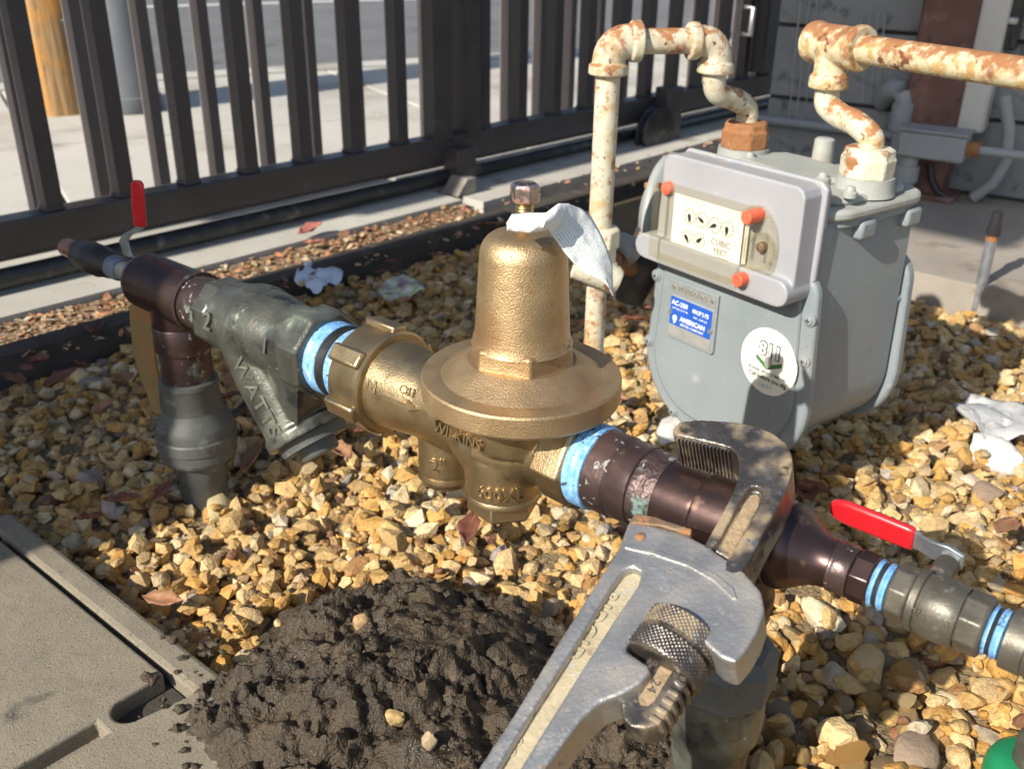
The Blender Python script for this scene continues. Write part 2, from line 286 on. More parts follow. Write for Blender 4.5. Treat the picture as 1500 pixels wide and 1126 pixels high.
# ------------------------------------------------------------------ geometry helpers
def frame(A, U=None):
    A = V(A).normalized()
    if U is None: U = Z if abs(A.z) < .9 else X
    U = V(U); U = (U - A*U.dot(A)).normalized()
    return A, U, A.cross(U)
class G:
    def __init__(s): s.v = []; s.f = []; s.uv = None
    def add(s, v, f):
        o = len(s.v); s.v += [tuple(p) for p in v]; s.f += [tuple(i+o for i in q) for q in f]; return s
    def lathe(s, O, A, prof, n=40, U=None, ph=0., rf=None):
        A, U, W = frame(A, U); O = V(O); v = []; f = []
        for (a, r) in prof:
            for k in range(n):
                t = ph + 2*math.pi*k/n; rr = r if rf is None else rf(r, t, a)
                v.append(O + A*a + (U*math.cos(t) + W*math.sin(t))*max(rr, 1e-5))
        for i in range(len(prof)-1):
            for k in range(n):
                k2 = (k+1) % n; f.append((i*n+k, i*n+k2, (i+1)*n+k2, (i+1)*n+k))
        f.append(tuple(range(n))[::-1]); b = (len(prof)-1)*n; f.append(tuple(range(b, b+n)))
        return s.add(v, f)
    def prism(s, poly, O, ex, ey, ez, z0, z1):
        n = len(poly); O = V(O)
        ar = sum(poly[i][0]*poly[(i+1) % n][1]-poly[(i+1) % n][0]*poly[i][1] for i in range(n))
        if ar < 0: poly = poly[::-1]
        lo = [O+ex*x+ey*y+ez*z0 for x, y in poly]; hi = [O+ex*x+ey*y+ez*z1 for x, y in poly]
        f = [tuple(range(n))[::-1], tuple(range(n, 2*n))]
        for i in range(n):
            j = (i+1) % n; f.append((i, j, j+n, i+n))
        return s.add(lo+hi, f)
    def box(s, O, ex, ey, ez, sx, sy, sz):
        O = V(O); v = [O+ex*(sx*a/2)+ey*(sy*b/2)+ez*(sz*c/2) for a in (-1, 1) for b in (-1, 1) for c in (-1, 1)]
        return s.add(v, [(0, 1, 3, 2), (4, 6, 7, 5), (0, 4, 5, 1), (2, 3, 7, 6), (0, 2, 6, 4), (1, 5, 7, 3)])
    def tube(s, pts, r, n=20, U=None, flat=1.):
        pts = [V(p) for p in pts]; m_ = len(pts); rs = r if isinstance(r, (list, tuple)) else [r]*m_
        v = []; f = []; Up = None
        for i, p in enumerate(pts):
            t = (pts[min(i+1, m_-1)]-pts[max(i-1, 0)]).normalized()
            if Up is None: _, Up, W = frame(t, U)
            else: Up = (Up - t*Up.dot(t)).normalized(); W = t.cross(Up)
            for k in range(n):
                a = 2*math.pi*k/n; v.append(p+(Up*math.cos(a)*flat+W*math.sin(a))*rs[i])
        for i in range(m_-1):
            for k in range(n):
                k2 = (k+1) % n; f.append((i*n+k, i*n+k2, (i+1)*n+k2, (i+1)*n+k))
        f.append(tuple(range(n))[::-1]); b = (m_-1)*n; f.append(tuple(range(b, b+n)))
        return s.add(v, f)
    def strip(s, pts, wdir, wid, ndir, th):            # flat bar along a path
        v = []; f = []
        pts = [V(p) for p in pts]; m_ = len(pts)
        for i, p in enumerate(pts):
            t = (pts[min(i+1, m_-1)]-pts[max(i-1, 0)]).normalized(); nd = t.cross(V(wdir)).normalized()
            w_ = wid[i] if isinstance(wid, (list, tuple)) else wid
            for a, b in ((-1, -1), (1, -1), (1, 1), (-1, 1)): v.append(p+V(wdir)*(a*w_/2)+nd*(b*th/2))
        for i in range(m_-1):
            for k in range(4):
                k2 = (k+1) % 4; f.append((i*4+k, i*4+k2, (i+1)*4+k2, (i+1)*4+k))
        f.append((3, 2, 1, 0)); b = (m_-1)*4; f.append((b, b+1, b+2, b+3))
        return s.add(v, f)
    def ball(s, O, rx, ry=None, rz=None, n=20, ax=(X, Y, Z)):
        ry = ry or rx; rz = rz or rx; v = []; f = []; h = n//2; O = V(O)
        for i in range(1, h):
            ph = math.pi*i/h
            for k in range(n):
                t = 2*math.pi*k/n; v.append(O+ax[0]*(rx*math.sin(ph)*math.cos(t))+ax[1]*(ry*math.sin(ph)*math.sin(t))+ax[2]*(rz*math.cos(ph)))
        for i in range(h-2):
            for k in range(n):
                k2 = (k+1) % n; f.append((i*n+k, (i+1)*n+k, (i+1)*n+k2, i*n+k2))
        f.append(tuple(range(n))); b = (h-2)*n; f.append(tuple(range(b, b+n))[::-1])
        return s.add(v, f)
    def mesh(s, name):
        me = bpy.data.meshes.new(name); me.from_pydata(s.v, [], s.f); me.update()
        bm = bmesh.new(); bm.from_mesh(me); bmesh.ops.recalc_face_normals(bm, faces=bm.faces); bm.to_mesh(me); bm.free()
        return me
def smooth(me, ang=40):
    me.polygons.foreach_set('use_smooth', [True]*len(me.polygons)); me.set_sharp_from_angle(angle=R(ang)); me.update()
def evalmesh(o, name):
    bpy.context.view_layer.update()
    dg = bpy.context.evaluated_depsgraph_get(); me = bpy.data.meshes.new_from_object(o.evaluated_get(dg)); me.name = name
    old = o.data; bpy.data.objects.remove(o); 
    return me
def cast(g, voxel=.0012, it=6, name='cast'):             # union of overlapping solids with soft fillets, like a casting
    o = bpy.data.objects.new('tmp', g.mesh(name)); COL.objects.link(o)
    r = o.modifiers.new('r', 'REMESH'); r.mode = 'VOXEL'; r.voxel_size = voxel
    s = o.modifiers.new('s', 'SMOOTH'); s.factor = .5; s.iterations = it
    return evalmesh(o, name)
def link(name, me, mat=None, parent=None, ang=40, bevel=None, flat=False):
    if isinstance(me, G): me = me.mesh(name)
    o = bpy.data.objects.new(name, me); COL.objects.link(o)
    if mat is not None and not me.materials: me.materials.append(mat)
    if not flat: smooth(me, ang)
    if bevel:
        b = o.modifiers.new('bevel', 'BEVEL'); b.width = bevel; b.segments = 2; b.limit_method = 'ANGLE'; b.angle_limit = R(38); b.harden_normals = False
    if parent is not None:
        o.parent = parent
        if parent.type == 'EMPTY': o.matrix_parent_inverse = Matrix.Translation(parent.location).inverted()
    return o
def tag(o, label=None, cat=None, group=None, kind=None):
    if label: o['label'] = label
    if cat: o['category'] = cat
    if group: o['group'] = group
    if kind: o['kind'] = kind
    return o
def thing(name, loc, label, cat, group=None):
    o = bpy.data.objects.new(name, None); COL.objects.link(o); o.location = V(loc); o.empty_display_size = .02
    return tag(o, label, cat, group)
def text(name, body, size, fn, mat, parent, ext=.001, bold=0., align='CENTER', sp=1., sx=1.):
    """lettering: flat glyph outline (x, y, height) carried onto the surface by fn"""
    c = bpy.data.curves.new('t', 'FONT'); c.body = body; c.size = size; c.extrude = ext/2; c.offset = bold*size
    c.align_x = align; c.align_y = 'CENTER'; c.resolution_u = 3; c.space_character = sp
    o = bpy.data.objects.new('t', c); COL.objects.link(o); me = evalmesh(o, name)
    n = len(me.vertices); co = np.empty(n*3, np.float32); me.vertices.foreach_get('co', co); co = co.reshape(-1, 3)
    for i, vtx in enumerate(me.vertices): vtx.co = fn(co[i, 0]*sx, co[i, 1], co[i, 2])
    me.materials.clear(); me.update()
    return link(name, me, mat, parent, flat=True)
def plane_fn(O, ex, ey, ez): return lambda x, y, z: V(O)+ex*float(x)+ey*float(y)+ez*float(z)

# ------------------------------------------------------------------ large structure: ground, road, sidewalk
def sheet(name, pts, z, mat, th=.05, kind='structure', parent=None):
    g = G().prism([(p[0], p[1]) for p in pts], V((0, 0, z)), X, Y, Z, -th, 0)
    o = link(name, g, mat, parent, flat=True); 
    if kind: o['kind'] = kind
    return o
sheet('ground', [(-150, -150), (150, -150), (150, 150), (-150, 150)], -.075, SOIL, .05)
gA = at(0, 323, .15); gB = at(867, 157, .15); gd = (gB-gA); gd.z = 0; gd.normalize(); gn = V((gd.y, -gd.x, 0))     # gate line, normal to the yard
G0 = V((gA.x, gA.y, 0))
def gp(t, o, z): return G0 + gd*t + gn*o + Z*z
# road beyond the kerb line
k0 = at(0, 133); k1 = at(867, 78); kd = (k1-k0).normalized(); kn = V((-kd.y, kd.x, 0))
def kp(t, o, z=0): return k0 + kd*t + kn*o + Z*z
sheet('road', [kp(-30, .16).xy, kp(40, .16).xy, kp(40, 14).xy, kp(-30, 14).xy], -.02, ASPH, .03)
sheet('kerb', [kp(-30, 0.004).xy, kp(40, 0.004).xy, kp(40, .156).xy, kp(-30, .156).xy], .004, SIDEW, .08)
l0 = at(267, 10, -.016); l1 = at(500, 3, -.016); ld = (l1-l0).normalized(); ln = V((-ld.y, ld.x, 0))
ro = sheet('road_marking', [(l0-ld*20).xy, (l0+ld*20).xy, (l0+ld*20+ln*.12).xy, (l0-ld*20+ln*.12).xy], -.014, ROADPAINT, .003)
# sidewalk laid in panels between the gate and the kerb
sw = sheet('sidewalk', [gp(-9, -.10, 0).xy, gp(7, -.10, 0).xy, kp(9, -.004).xy, kp(-6, -.004).xy], -.012, MORTAR, .05)
pk = {}
for i in range(-3, 6):
    for j in range(3):
        a0 = i*1.25; o0 = -.006-(j+1)*1.05; 
        poly = [kp(a0+.005, o0+.005), kp(a0+1.245, o0+.005), kp(a0+1.245, o0+1.045), kp(a0+.005, o0+1.045)]
        # keep each panel on the street side of the gate
        def clip(poly):
            out = []
            for a, b in zip(poly, poly[1:]+poly[:1]):
                da = (a-G0).dot(gn)+.12; db = (b-G0).dot(gn)+.12
                if da <= 0: out.append(a)
                if da*db < 0: out.append(a+(b-a)*(da/(da-db)))
            return out
        pl = clip(poly)
        if len(pl) >= 3:
            g = G().prism([(p.x, p.y) for p in pl], V((0, 0, 0)), X, Y, Z, -.04, random.uniform(-.001, .002))
            link('panel', g, SIDEW, sw, flat=True, bevel=.004)
# yard soil under the gravel, concrete strip under the gate, leaf litter, slab at the right
sheet('yard_soil', [(-2.5, -1), (3, -1), (3, 2.0), gp(3.4, .03, 0).xy, gp(-1.6, .03, 0).xy], -.013, GRIT, .04)
st = sheet('concrete_strip', [gp(-2.2, .14, 0).xy, gp(.92, .14, 0).xy, gp(.92, -.13, 0).xy, gp(-2.2, -.13, 0).xy], .04, CONC, .1)
st2 = sheet('concrete_strip', [gp(.955, .17, 0).xy, gp(2.15, .15, 0).xy, gp(2.9, .10, 0).xy, gp(2.9, -.13, 0).xy, gp(.955, -.13, 0).xy], .034, CONC, .1)
link('mulch_bed', G().prism([gp(-2.2, .236, 0).xy, gp(.9, .236, 0).xy, gp(.9, .146, 0).xy, gp(-2.2, .146, 0).xy], V((0, 0, 0)), X, Y, Z, -.03, .030), MULCH, None, flat=True)['kind'] = 'structure'
s0 = at(1330, 395, .05); s1 = at(1500, 432, .05); sdv = (s1-s0).normalized(); sn = V((-sdv.y, sdv.x, 0))
if sn.y < 0: sn = -sn
sheet('wall_slab', [(s0-sdv*.55).xy, (s1+sdv*1.5).xy, (s1+sdv*1.5+sn*2).xy, (s0-sdv*.55+sn*1.6).xy], .05, SLABM, .1)

# ------------------------------------------------------------------ pipe line frame
T0 = at(262, 430, .252); PE = (at(1470, 930, .252)-T0).normalized(); PQ = V((-PE.y, PE.x, 0))
def pt(s, a=0., b=0.): return T0 + PE*s + PQ*a + Z*b

# meter box of concrete at the lower left
PADZ = .03
pc = at(325, 988, PADZ)                                   # corner point of its rim near the mud
def pd(s, a, z=PADZ): return V((pc.x, pc.y, 0)) + PE*s - PQ*a + Z*z
# ------------------------------------------------------------------ gravel
def make_gravel():
    def rock(sub, seed):
        r = np.random.default_rng(seed)
        bm = bmesh.new(); bmesh.ops.create_icosphere(bm, subdivisions=sub, radius=1)
        v = np.array([x.co[:] for x in bm.verts]); f = np.array([[x.index for x in q.verts] for q in bm.faces]); bm.free()
        npl = r.integers(7, 12); n = r.normal(size=(npl, 3)); n /= np.linalg.norm(n, axis=1)[:, None]; d = r.uniform(.58, .95, npl)
        dots = v@n.T; rr = np.where(dots > .05, d/np.maximum(dots, .05), 9.)
        rad = np.minimum(np.sort(rr, axis=1)[:, 0], 1.15)
        k = np.exp(-14*np.minimum(rr, 2)); sm = -np.log(k.sum(1))/14; rad = np.minimum(.5*rad+.5*(sm+.03), 1.2)
        rad *= 1+.035*np.array([mnoise.noise(V(p)*3.1+V((seed, 0, 0))) for p in v])
        return v*rad[:, None], f
    hi = [rock(3, i) for i in range(14)]; mid = [rock(2, i) for i in range(14)]; lo = [rock(1, 50+i) for i in range(14)]
    pal = np.array([(.50, .335, .135), (.54, .385, .18), (.58, .45, .26), (.46, .275, .085), (.42, .315, .175), (.60, .50, .34), (.36, .21, .09), (.23, .12, .07), (.30, .245, .225), (.38, .34, .28), (.52, .30, .085), (.47, .36, .28)])
    pw = np.array([.22, .20, .11, .15, .08, .055, .06, .015, .008, .020, .08, .005]); pw /= pw.sum()
    x0, x1, y0, y1, cell = -1.25, 1.75, .22, 2.45, .003
    nx, ny = int((x1-x0)/cell), int((y1-y0)/cell)
    H = np.full((nx, ny), -.014, np.float32)
    N = 54000; singles = []
    xs = rng.uniform(x0+.03, x1-.03, N); ys = rng.uniform(y0+.03, y1-.03, N)
    verts = []; faces = []; cols = []; nv = 0; tri = 0; order = rng.permutation(N)
    gx, gy, gnx, gny = G0.x, G0.y, gn.x, gn.y
    for i in order:
        x, y = xs[i], ys[i]
        if (x-gx)*gnx+(y-gy)*gny < .30: continue                                  # behind the timber edging
        if (x-s0.x)*sn.x+(y-s0.y)*sn.y > -.004: continue                            # slab
        a = (x-pc.x)*-PQ.x+(y-pc.y)*-PQ.y; s_ = (x-pc.x)*PE.x+(y-pc.y)*PE.y
        if a > -.006 and -.392 < s_ < .3: continue                                   # meter box
        dx = math.hypot(x, y*.9+.2)
        if y < .42: continue
        ang = abs(math.atan2(x, y))
        if ang > .80: continue
        depth = y*.9+.27
        if depth > 1.5 and rng.random() < .12: continue
        sz = rng.lognormal(math.log(.0080), .38); sz = min(max(sz, .0030), .0150)
        sx, sy, sz_ = sz*rng.uniform(1., 1.4), sz*rng.uniform(.75, 1.05), sz*rng.uniform(.5, .8)
        yaw = rng.uniform(0, 6.28); tl = rng.normal(0, .42, 2)
        ci, cj = int((x-x0)/cell), int((y-y0)/cell); w_ = max(1, int(sz*.72/cell))
        win = H[ci-w_:ci+w_+1, cj-w_:cj+w_+1]
        base = float(np.quantile(win, .6))
        if base > .020: continue
        zc = base + sz_*.52
        grid = np.hypot(*np.meshgrid(np.arange(-w_, w_+1), np.arange(-w_, w_+1), indexing='ij'))/(w_+.5)
        H[ci-w_:ci+w_+1, cj-w_:cj+w_+1] = np.where(grid < 1, np.maximum(win, zc+sz_*.75*np.sqrt(np.maximum(0, 1-grid**2))), win)
        near = depth < .98 and ang < .62; single = len(singles) < 298 and depth < .92 and ang < .5 and sz > .0088 and y > .52
        ri = int(rng.integers(14)); vr, fc = (mid if near else lo)[ri]
        cy, sy_ = math.cos(yaw), math.sin(yaw)
        Mx = Matrix.Rotation(yaw, 3, 'Z') @ Matrix.Rotation(tl[0], 3, 'X') @ Matrix.Rotation(tl[1], 3, 'Y')
        ci_ = int(rng.choice(len(pal), p=pw))
        if single:
            singles.append((ri, ci_, Matrix.Translation((x, y, zc)) @ Mx.to_4x4() @ Matrix.Diagonal((sx, sy, sz_, 1)))); continue
        vv = (vr*np.array([sx, sy, sz_]))@np.array(Mx).T + np.array([x, y, zc])
        verts.append(vv); faces.append(fc+nv); nv += len(vv); tri += len(fc)
        c = pal[ci_]*rng.uniform(.78, 1.12)
        if depth < 1.05: c = c*np.array([1., .93, .80])
        cols.append(np.repeat(np.array([[*c, 1.]]), len(vv), 0))
    v = np.concatenate(verts); f = np.concatenate(faces); c = np.concatenate(cols).astype(np.float32)
    me = bpy.data.meshes.new('gravel'); me.vertices.add(len(v)); me.vertices.foreach_set('co', v.astype(np.float32).ravel())
    me.loops.add(f.size); me.loops.foreach_set('vertex_index', f.ravel().astype(np.int32))
    me.polygons.add(len(f)); me.polygons.foreach_set('loop_start', np.arange(0, f.size, 3, dtype=np.int32)); me.update(calc_edges=True)
    ca = me.color_attributes.new('Col', 'FLOAT_COLOR', 'POINT'); ca.data.foreach_set('color', c.ravel())
    o = link('gravel', me, STONE, None, ang=28); tag(o, 'tan and golden crushed stone gravel covering the yard', 'gravel', kind='stuff')
    cache = {}
    for (ri, ci_, mt) in singles:
        if (ri, ci_) not in cache:
            m_ = bpy.data.meshes.new('stone'); m_.from_pydata([tuple(q) for q in mid[ri][0]], [], [tuple(q) for q in mid[ri][1]]); m_.update()
            at_ = m_.color_attributes.new('Col', 'FLOAT_COLOR', 'POINT'); at_.data.foreach_set('color', np.tile(np.array([*(pal[ci_]*np.array([.97, .90, .76])), 1.], np.float32), len(mid[ri][0])))
            m_.materials.append(STONE); smooth(m_, 28); cache[(ri, ci_)] = m_
        q = link('stone', cache[(ri, ci_)], None, o, flat=True); q.matrix_basis = mt
    print('gravel stones', len(verts), 'tris', tri)
    return H, (x0, y0, cell), hi
HM, HMI, ROCKS = make_gravel()
def gz(x, y):
    i, j = int((x-HMI[0])/HMI[2]), int((y-HMI[1])/HMI[2])
    if 2 <= i < HM.shape[0]-2 and 2 <= j < HM.shape[1]-2: return float(HM[i-2:i+3, j-2:j+3].mean())
    return 0.
# larger single stones
def rockobj(name, px, py, size, col, label, rough=.8, squash=(1.2, .9, .65), k=0):
    p = at(px, py, .012); v, f = ROCKS[k % len(ROCKS)]
    g = G(); a = rng.uniform(0, 6); M3 = np.array(Matrix.Rotation(a, 3, 'Z'))
    vv = (v*np.array(squash)*size)@M3.T + np.array([p.x, p.y, gz(p.x, p.y)+size*.35*squash[2]])
    g.add(vv, f); m = P(name+'_mat', [(.3, tuple(c*.85 for c in col)), (.7, col)], rough, 0, 90, bumps=[(200, .6, .002)])
    return tag(link(name, g, m, None, ang=35), label, 'stone')
rockobj('stone', 1462, 655, .034, (.60, .60, .57), 'large pale grey stone on the gravel near the right edge', squash=(1.3, .8, .55), k=1)
rockobj('stone', 1440, 612, .026, (.36, .37, .38), 'flat grey stone lying above the large pale stone at right', squash=(1.6, 1.1, .35), k=2)
rockobj('stone', 1448, 712, .019, (.36, .26, .18), 'round brown stone below the large pale stone at right', k=3)
rockobj('stone', 155, 725, .013, (.58, .44, .36), 'pinkish stone beside the top of the concrete meter box', k=4)
rockobj('stone', 1424, 688, .013, (.60, .48, .36), 'pinkish tan stone touching the left end of the large pale stone', k=5)
rockobj('stone', 985, 640, .022, (.62, .61, .58), 'white stone on the gravel beside the tip of the wrench jaw', squash=(1.4, .9, .7), k=6)
rockobj('stone', 1275, 965, .018, (.50, .34, .16), 'big ochre stone in the shadow right of the wrench nut', squash=(1.5, .9, .8), k=7)
rockobj('stone', 1200, 885, .016, (.64, .55, .36), 'cream sunlit stone below the copper reducer', squash=(1.7, .9, .7), k=8)
rockobj('stone', 320, 725, .020, (.50, .41, .22), 'yellow stone at the foot of the left riser', k=9)
rockobj('stone', 1340, 1080, .022, (.30, .22, .15), 'large brown stone in the shade near the bottom right corner', k=10)

# ------------------------------------------------------------------ timber edging
tb = G().box(gp(-.5, .265, -.005), gd, gn, Z, 2.86, .04, .09)
tag(link('timber_edging', tb, TIMBER, None, bevel=.004), 'dark timber edging board between leaf litter and gravel', 'edging')
tb = G().box(gp(2.0, .275, -.012), (gd+gn*.03).normalized(), gn, Z, 2.1, .045, .085)
tag(link('timber_edging', tb, TIMBER, None, bevel=.004), 'dark timber edging running on behind the gas riser', 'edging')

# ------------------------------------------------------------------ sliding gate and fence behind it
gate = thing('sliding_gate', gp(0, 0, .08), 'dark brown steel sliding gate with square pickets in front of the fence', 'gate')
link('bottom_rail', G().box(gp(1.4, 0, .1225), gd, gn, Z, 6.2, .05, .060), GATE, gate, bevel=.004)
link('top_rail', G().box(gp(1.4, 0, 1.62), gd, gn, Z, 6.2, .05, .075), GATE, gate, bevel=.004)
sp = .129; t0 = (at(80, 310, .15)-G0).dot(gd)
pm = G().box((0, 0, .715), gd, gn, Z, .029, .032, 1.436).mesh('picket'); pm.materials.append(GATE)
tS = (at(655, 200, .15)-G0).dot(gd)
for i in range(-9, 32):
    t = t0+i*sp
    if abs(t-tS) < .075: continue
    o = link('picket', pm, None, gate, flat=True); o.location = gp(t, 0, .1535)
wm = G().box((0, 0, 0), gd, gn, Z, .035, .038, .007).mesh('weld'); wm.materials.append(GATE)
for i in range(-9, 32):
    t = t0+i*sp
    if abs(t-tS) < .075: continue
    o = link('weld', wm, None, gate, flat=True, bevel=.003); o.location = gp(t, 0, .1555)
for (tt, wd) in ((tS-.02, .055), (tS+.075, .05), ):
    link('stile', G().box(gp(tt, .0, .86), gd, gn, Z, wd, .055, 1.44), GATE, gate, bevel=.004)
tE = (at(1085, 115, .15)-G0).dot(gd)
link('lock_box', G().box(gp(tE+.12, .04, .62), gd, gn, Z, .22, .05, .9), GATE, gate, bevel=.006)
hp = atd(1101, 35, 2.9)
ph_ = onpl(1104, 12, gp(tE, .10, 0), gn); ph2 = onpl(1099, 52, gp(tE, .10, 0), gn)
gh = link('pull_handle', G().tube([ph_-gn*.03, ph_, ph2, ph2-gn*.03], .008, 12), SILVER, gate)
# wheel bracket
wp = onpl(962, 195, gp(0, .07, 0), gn); tw = (wp-G0).dot(gd)
wh = link('wheel', G().lathe(gp(tw, .045, wp.z), gn, [(0, .035), (0, .068), (.006, .072), (.014, .060), (.022, .060), (.030, .072), (.036, .068), (.036, .02)], 40), BLACKP, gate)
link('wheel_bracket', G().box(gp(tw+.075, .05, .10), gd, gn, Z, .07, .05, .16), GATE, gate, bevel=.004)
# foot post beneath the rail
link('foot_post', G().box(gp(tS+.01, .045, .055), gd, gn, Z, .06, .05, .15), GATE, gate, bevel=.003)

fence = thing('picket_fence', gp(0, -.17, .03), 'brown steel picket fence standing behind the sliding gate', 'fence')
link('bottom_rail', G().box(gp(1.4, -.17, .045), gd, gn, Z, 6.4, .03, .035), FENCEM, fence, bevel=.003)
link('top_rail', G().box(gp(1.4, -.17, 1.5), gd, gn, Z, 6.4, .03, .035), FENCEM, fence, bevel=.003)
fm = G().box((0, 0, .72), gd, gn, Z, .022, .030, 1.44).mesh('picket'); fm.materials.append(FENCEM)
tf = (onpl(152, 293, gp(0, -.17, 0), gn)-G0).dot(gd)
for i in range(-9, 34):
    o = link('picket', fm, None, fence, flat=True); o.location = gp(tf+i*.1255, -.17, .045)
# track pipes
def trackpipe(t_0, t_1, o, z, r, label):
    tag(link('track_pipe', G().tube([gp(t_0, o, z), gp(t_1, o, z)], r, 24), BLACKP, None), label, 'track pipe', 'gate track pipes')
trackpipe(-2.4, tS+.02, .030, .062, .018, 'long black round track pipe in front of the gate bottom, left run')
trackpipe(tS+.10, 4.4, .012, .055, .016, 'black round track pipe below the gate, right of the foot post')
wd = G().prism([(0, 0), (.06, 0), (.06, .035), (.03, .037), (0, .0)], gp(tS-.055, .05, .036), gd, Z, gn, 0, .055)
tag(link('track_stop', wd, SLABM, None, bevel=.003), 'small wedge shaped concrete stop under the end of the track pipe', 'stop block')

# ------------------------------------------------------------------ utility pole and cable guard
pp = at(92, 163)
pole = thing('utility_pole', (pp.x, pp.y, 0), 'thick weathered orange brown wooden utility pole on the sidewalk', 'pole')
def polerf(r, t, a): return r*(1+.02*math.sin(3*t+a)+.012*math.sin(7*t))
link('shaft', G().lathe((pp.x, pp.y, -.02), Z, [(0, .100), (.4, .098), (1.5, .094), (3.5, .088), (7, .08)], 40, rf=polerf), WOOD, pole)
link('ground_bracket', G().box((pp.x+.09, pp.y-.055, .27), X, Y, Z, .03, .03, .05), BLACKP, pole, bevel=.003)
gp_ = at(190, 163)
gd_ = thing('cable_guard', (gp_.x, gp_.y, 0), 'blue grey plastic cable guard standing beside the utility pole', 'cable guard')
for k in range(9):
    z0 = .0+k*.40
    link('guard_section', G().lathe((gp_.x, gp_.y+.02, z0), Z, [(0, .096), (.012, .102), (.05, .102), (.055, .096), (.34, .092), (.396, .09)], 28), GUARD, gd_)
link('conduit', G().tube([(gp_.x-.115, gp_.y, -.01), (gp_.x-.115, gp_.y, 3.4)], .022, 14), CONDUIT, gd_)

# ------------------------------------------------------------------ added pillar and panel, out of view, put in to shade yard and wall
sunT = V((math.cos(SUN_AZ), math.sin(SUN_AZ), 0)); sunN = V((-math.sin(SUN_AZ), math.cos(SUN_AZ), 0))
PIL0, PIL1 = .92, 1.46
pb = sunN*((PIL0+PIL1)/2) - sunT*1.15
pil = thing('shade_pillar', (pb.x, pb.y, 0), 'added tall stucco pillar out of view, casting shade on the yard', 'pillar')
link('shaft', G().box((pb.x, pb.y, 2.3), sunT, sunN, Z, .4, PIL1-PIL0, 4.8), STUCCO, pil, bevel=.01)
link('cap', G().box((pb.x, pb.y, 4.76), sunT, sunN, Z, .5, PIL1-PIL0+.1, .1), CONC, pil, bevel=.01)
lb = sunN*((.60+PIL0)/2) - sunT*1.15
link('shade_panel', G().box((lb.x, lb.y, 3.3), sunT, sunN, Z, .3, PIL0-.60-.002, 2.3), STUCCO, pil, bevel=.01)  # raised panel added only to shade the block wall

# ------------------------------------------------------------------ block wall with posts and conduits
w0 = at(1400, 283, .05); w1 = at(1125, 243, .05); wdv = V((w1.x-w0.x, w1.y-w0.y, 0)).normalized(); wn = V((-wdv.y, wdv.x, 0))
if wn.y > 0: wn = -wn
W0 = V((w0.x, w0.y, 0))
def wp_(t, o, z): return W0 + wdv*t + wn*o + Z*z
wall = thing('block_wall', wp_(0, 0, .05), 'grey painted concrete block wall behind the gas meter', 'wall')
TL = 1.0*(V((w1.x, w1.y, 0))-W0).length + .02
link('mortar_core', G().box(wp_((TL-1.9)/2, -.10, .85), wdv, wn, Z, TL+1.9, .18, 1.7), MORTAR, wall, flat=True)
bh, bw = .165, .33
bmesh_full = G().box((0, 0, 0), wdv, wn, Z, bw-.008, .02, bh-.008).mesh('block'); bmesh_full.materials.append(BLOCK)
for c in range(9):
    off = (c % 2)*bw/2
    for k in range(9):
        tt = TL - .165 - k*bw + off - (.165 if False else 0)
        a, b = tt-bw/2, tt+bw/2
        if b > TL:
            b = TL
            if b-a < .03: continue
            o = link('block', G().box((0, 0, 0), wdv, wn, Z, b-a-.008, .02, bh-.008), BLOCK, wall, flat=True, bevel=.004); tt = (a+b)/2
        else:
            o = link('block', bmesh_full, None, wall, flat=True, bevel=.004)
        o.location = wp_(tt, random.uniform(-.002, .002), .055+bh*(c+.5))
def onw(x, y, o=0.012): return onpl(x, y, wp_(0, o, 0), wn)
for (xa, ya, xb, yb) in ((1173, 0, 1155, 180), (1186, 0, 1166, 178), (1198, 0, 1178, 175), (1263, 18, 1252, 118), (1275, 18, 1262, 150), (1287, 18, 1275, 150), (1296, 20, 1290, 120)):
    a, b = onw(xa, ya, .0125), onw(xb, yb, .0125)
    link('paint_drip', G().tube([a, a.lerp(b, .5)+wdv*.001, b], [.0035, .0042, .003], 6, flat=.5), DRIP, wall)
def on_off(x, y, o): return onpl(x, y, wp_(0, o, 0), wn)
# rusty steel column with white downspout beside it
c0 = on_off(1370, 150, .06); tcx = (c0-W0).dot(wdv)
col = thing('steel_column', wp_(tcx, .06, .05), 'rust brown steel column against the block wall', 'column')
link('shaft', G().box(wp_(tcx, .055, .95), wdv, wn, Z, .115, .07, 1.8), RUSTCOL, col, bevel=.006)
link('base_plate', G().box(wp_(tcx, .06, .056), wdv, wn, Z, .17, .10, .012), RUSTCOL, col, bevel=.002)
tcd = (on_off(1428, 150, .06)-W0).dot(wdv)
tag(link('downspout', G().box(wp_(tcd, .05, .99), wdv, wn, Z, .062, .055, 1.58), WHITEPOST, None, bevel=.008), 'dirty white square downspout right of the rusty column', 'downspout')
# latch box at the upper right
tbx = (on_off(1468, 30, .04)-W0).dot(wdv); zbx = on_off(1468, 20, .04).z
bx = thing('switch_box', wp_(tbx, .03, zbx), 'dark metal box with a bright latch on the wall at upper right', 'box')
link('case', G().box(wp_(tbx, .03, zbx+.06), wdv, wn, Z, .075, .04, .26), BLACKP, bx, bevel=.004)
link('latch', G().box(wp_(tbx-.008, .056, zbx-.012), wdv, wn, Z, .05, .014, .014), SILVER, bx, bevel=.003)
link('latch_plate', G().box(wp_(tbx, .054, zbx-.045), wdv, wn, Z, .045, .006, .05), BLACKTHING, bx, bevel=.003)
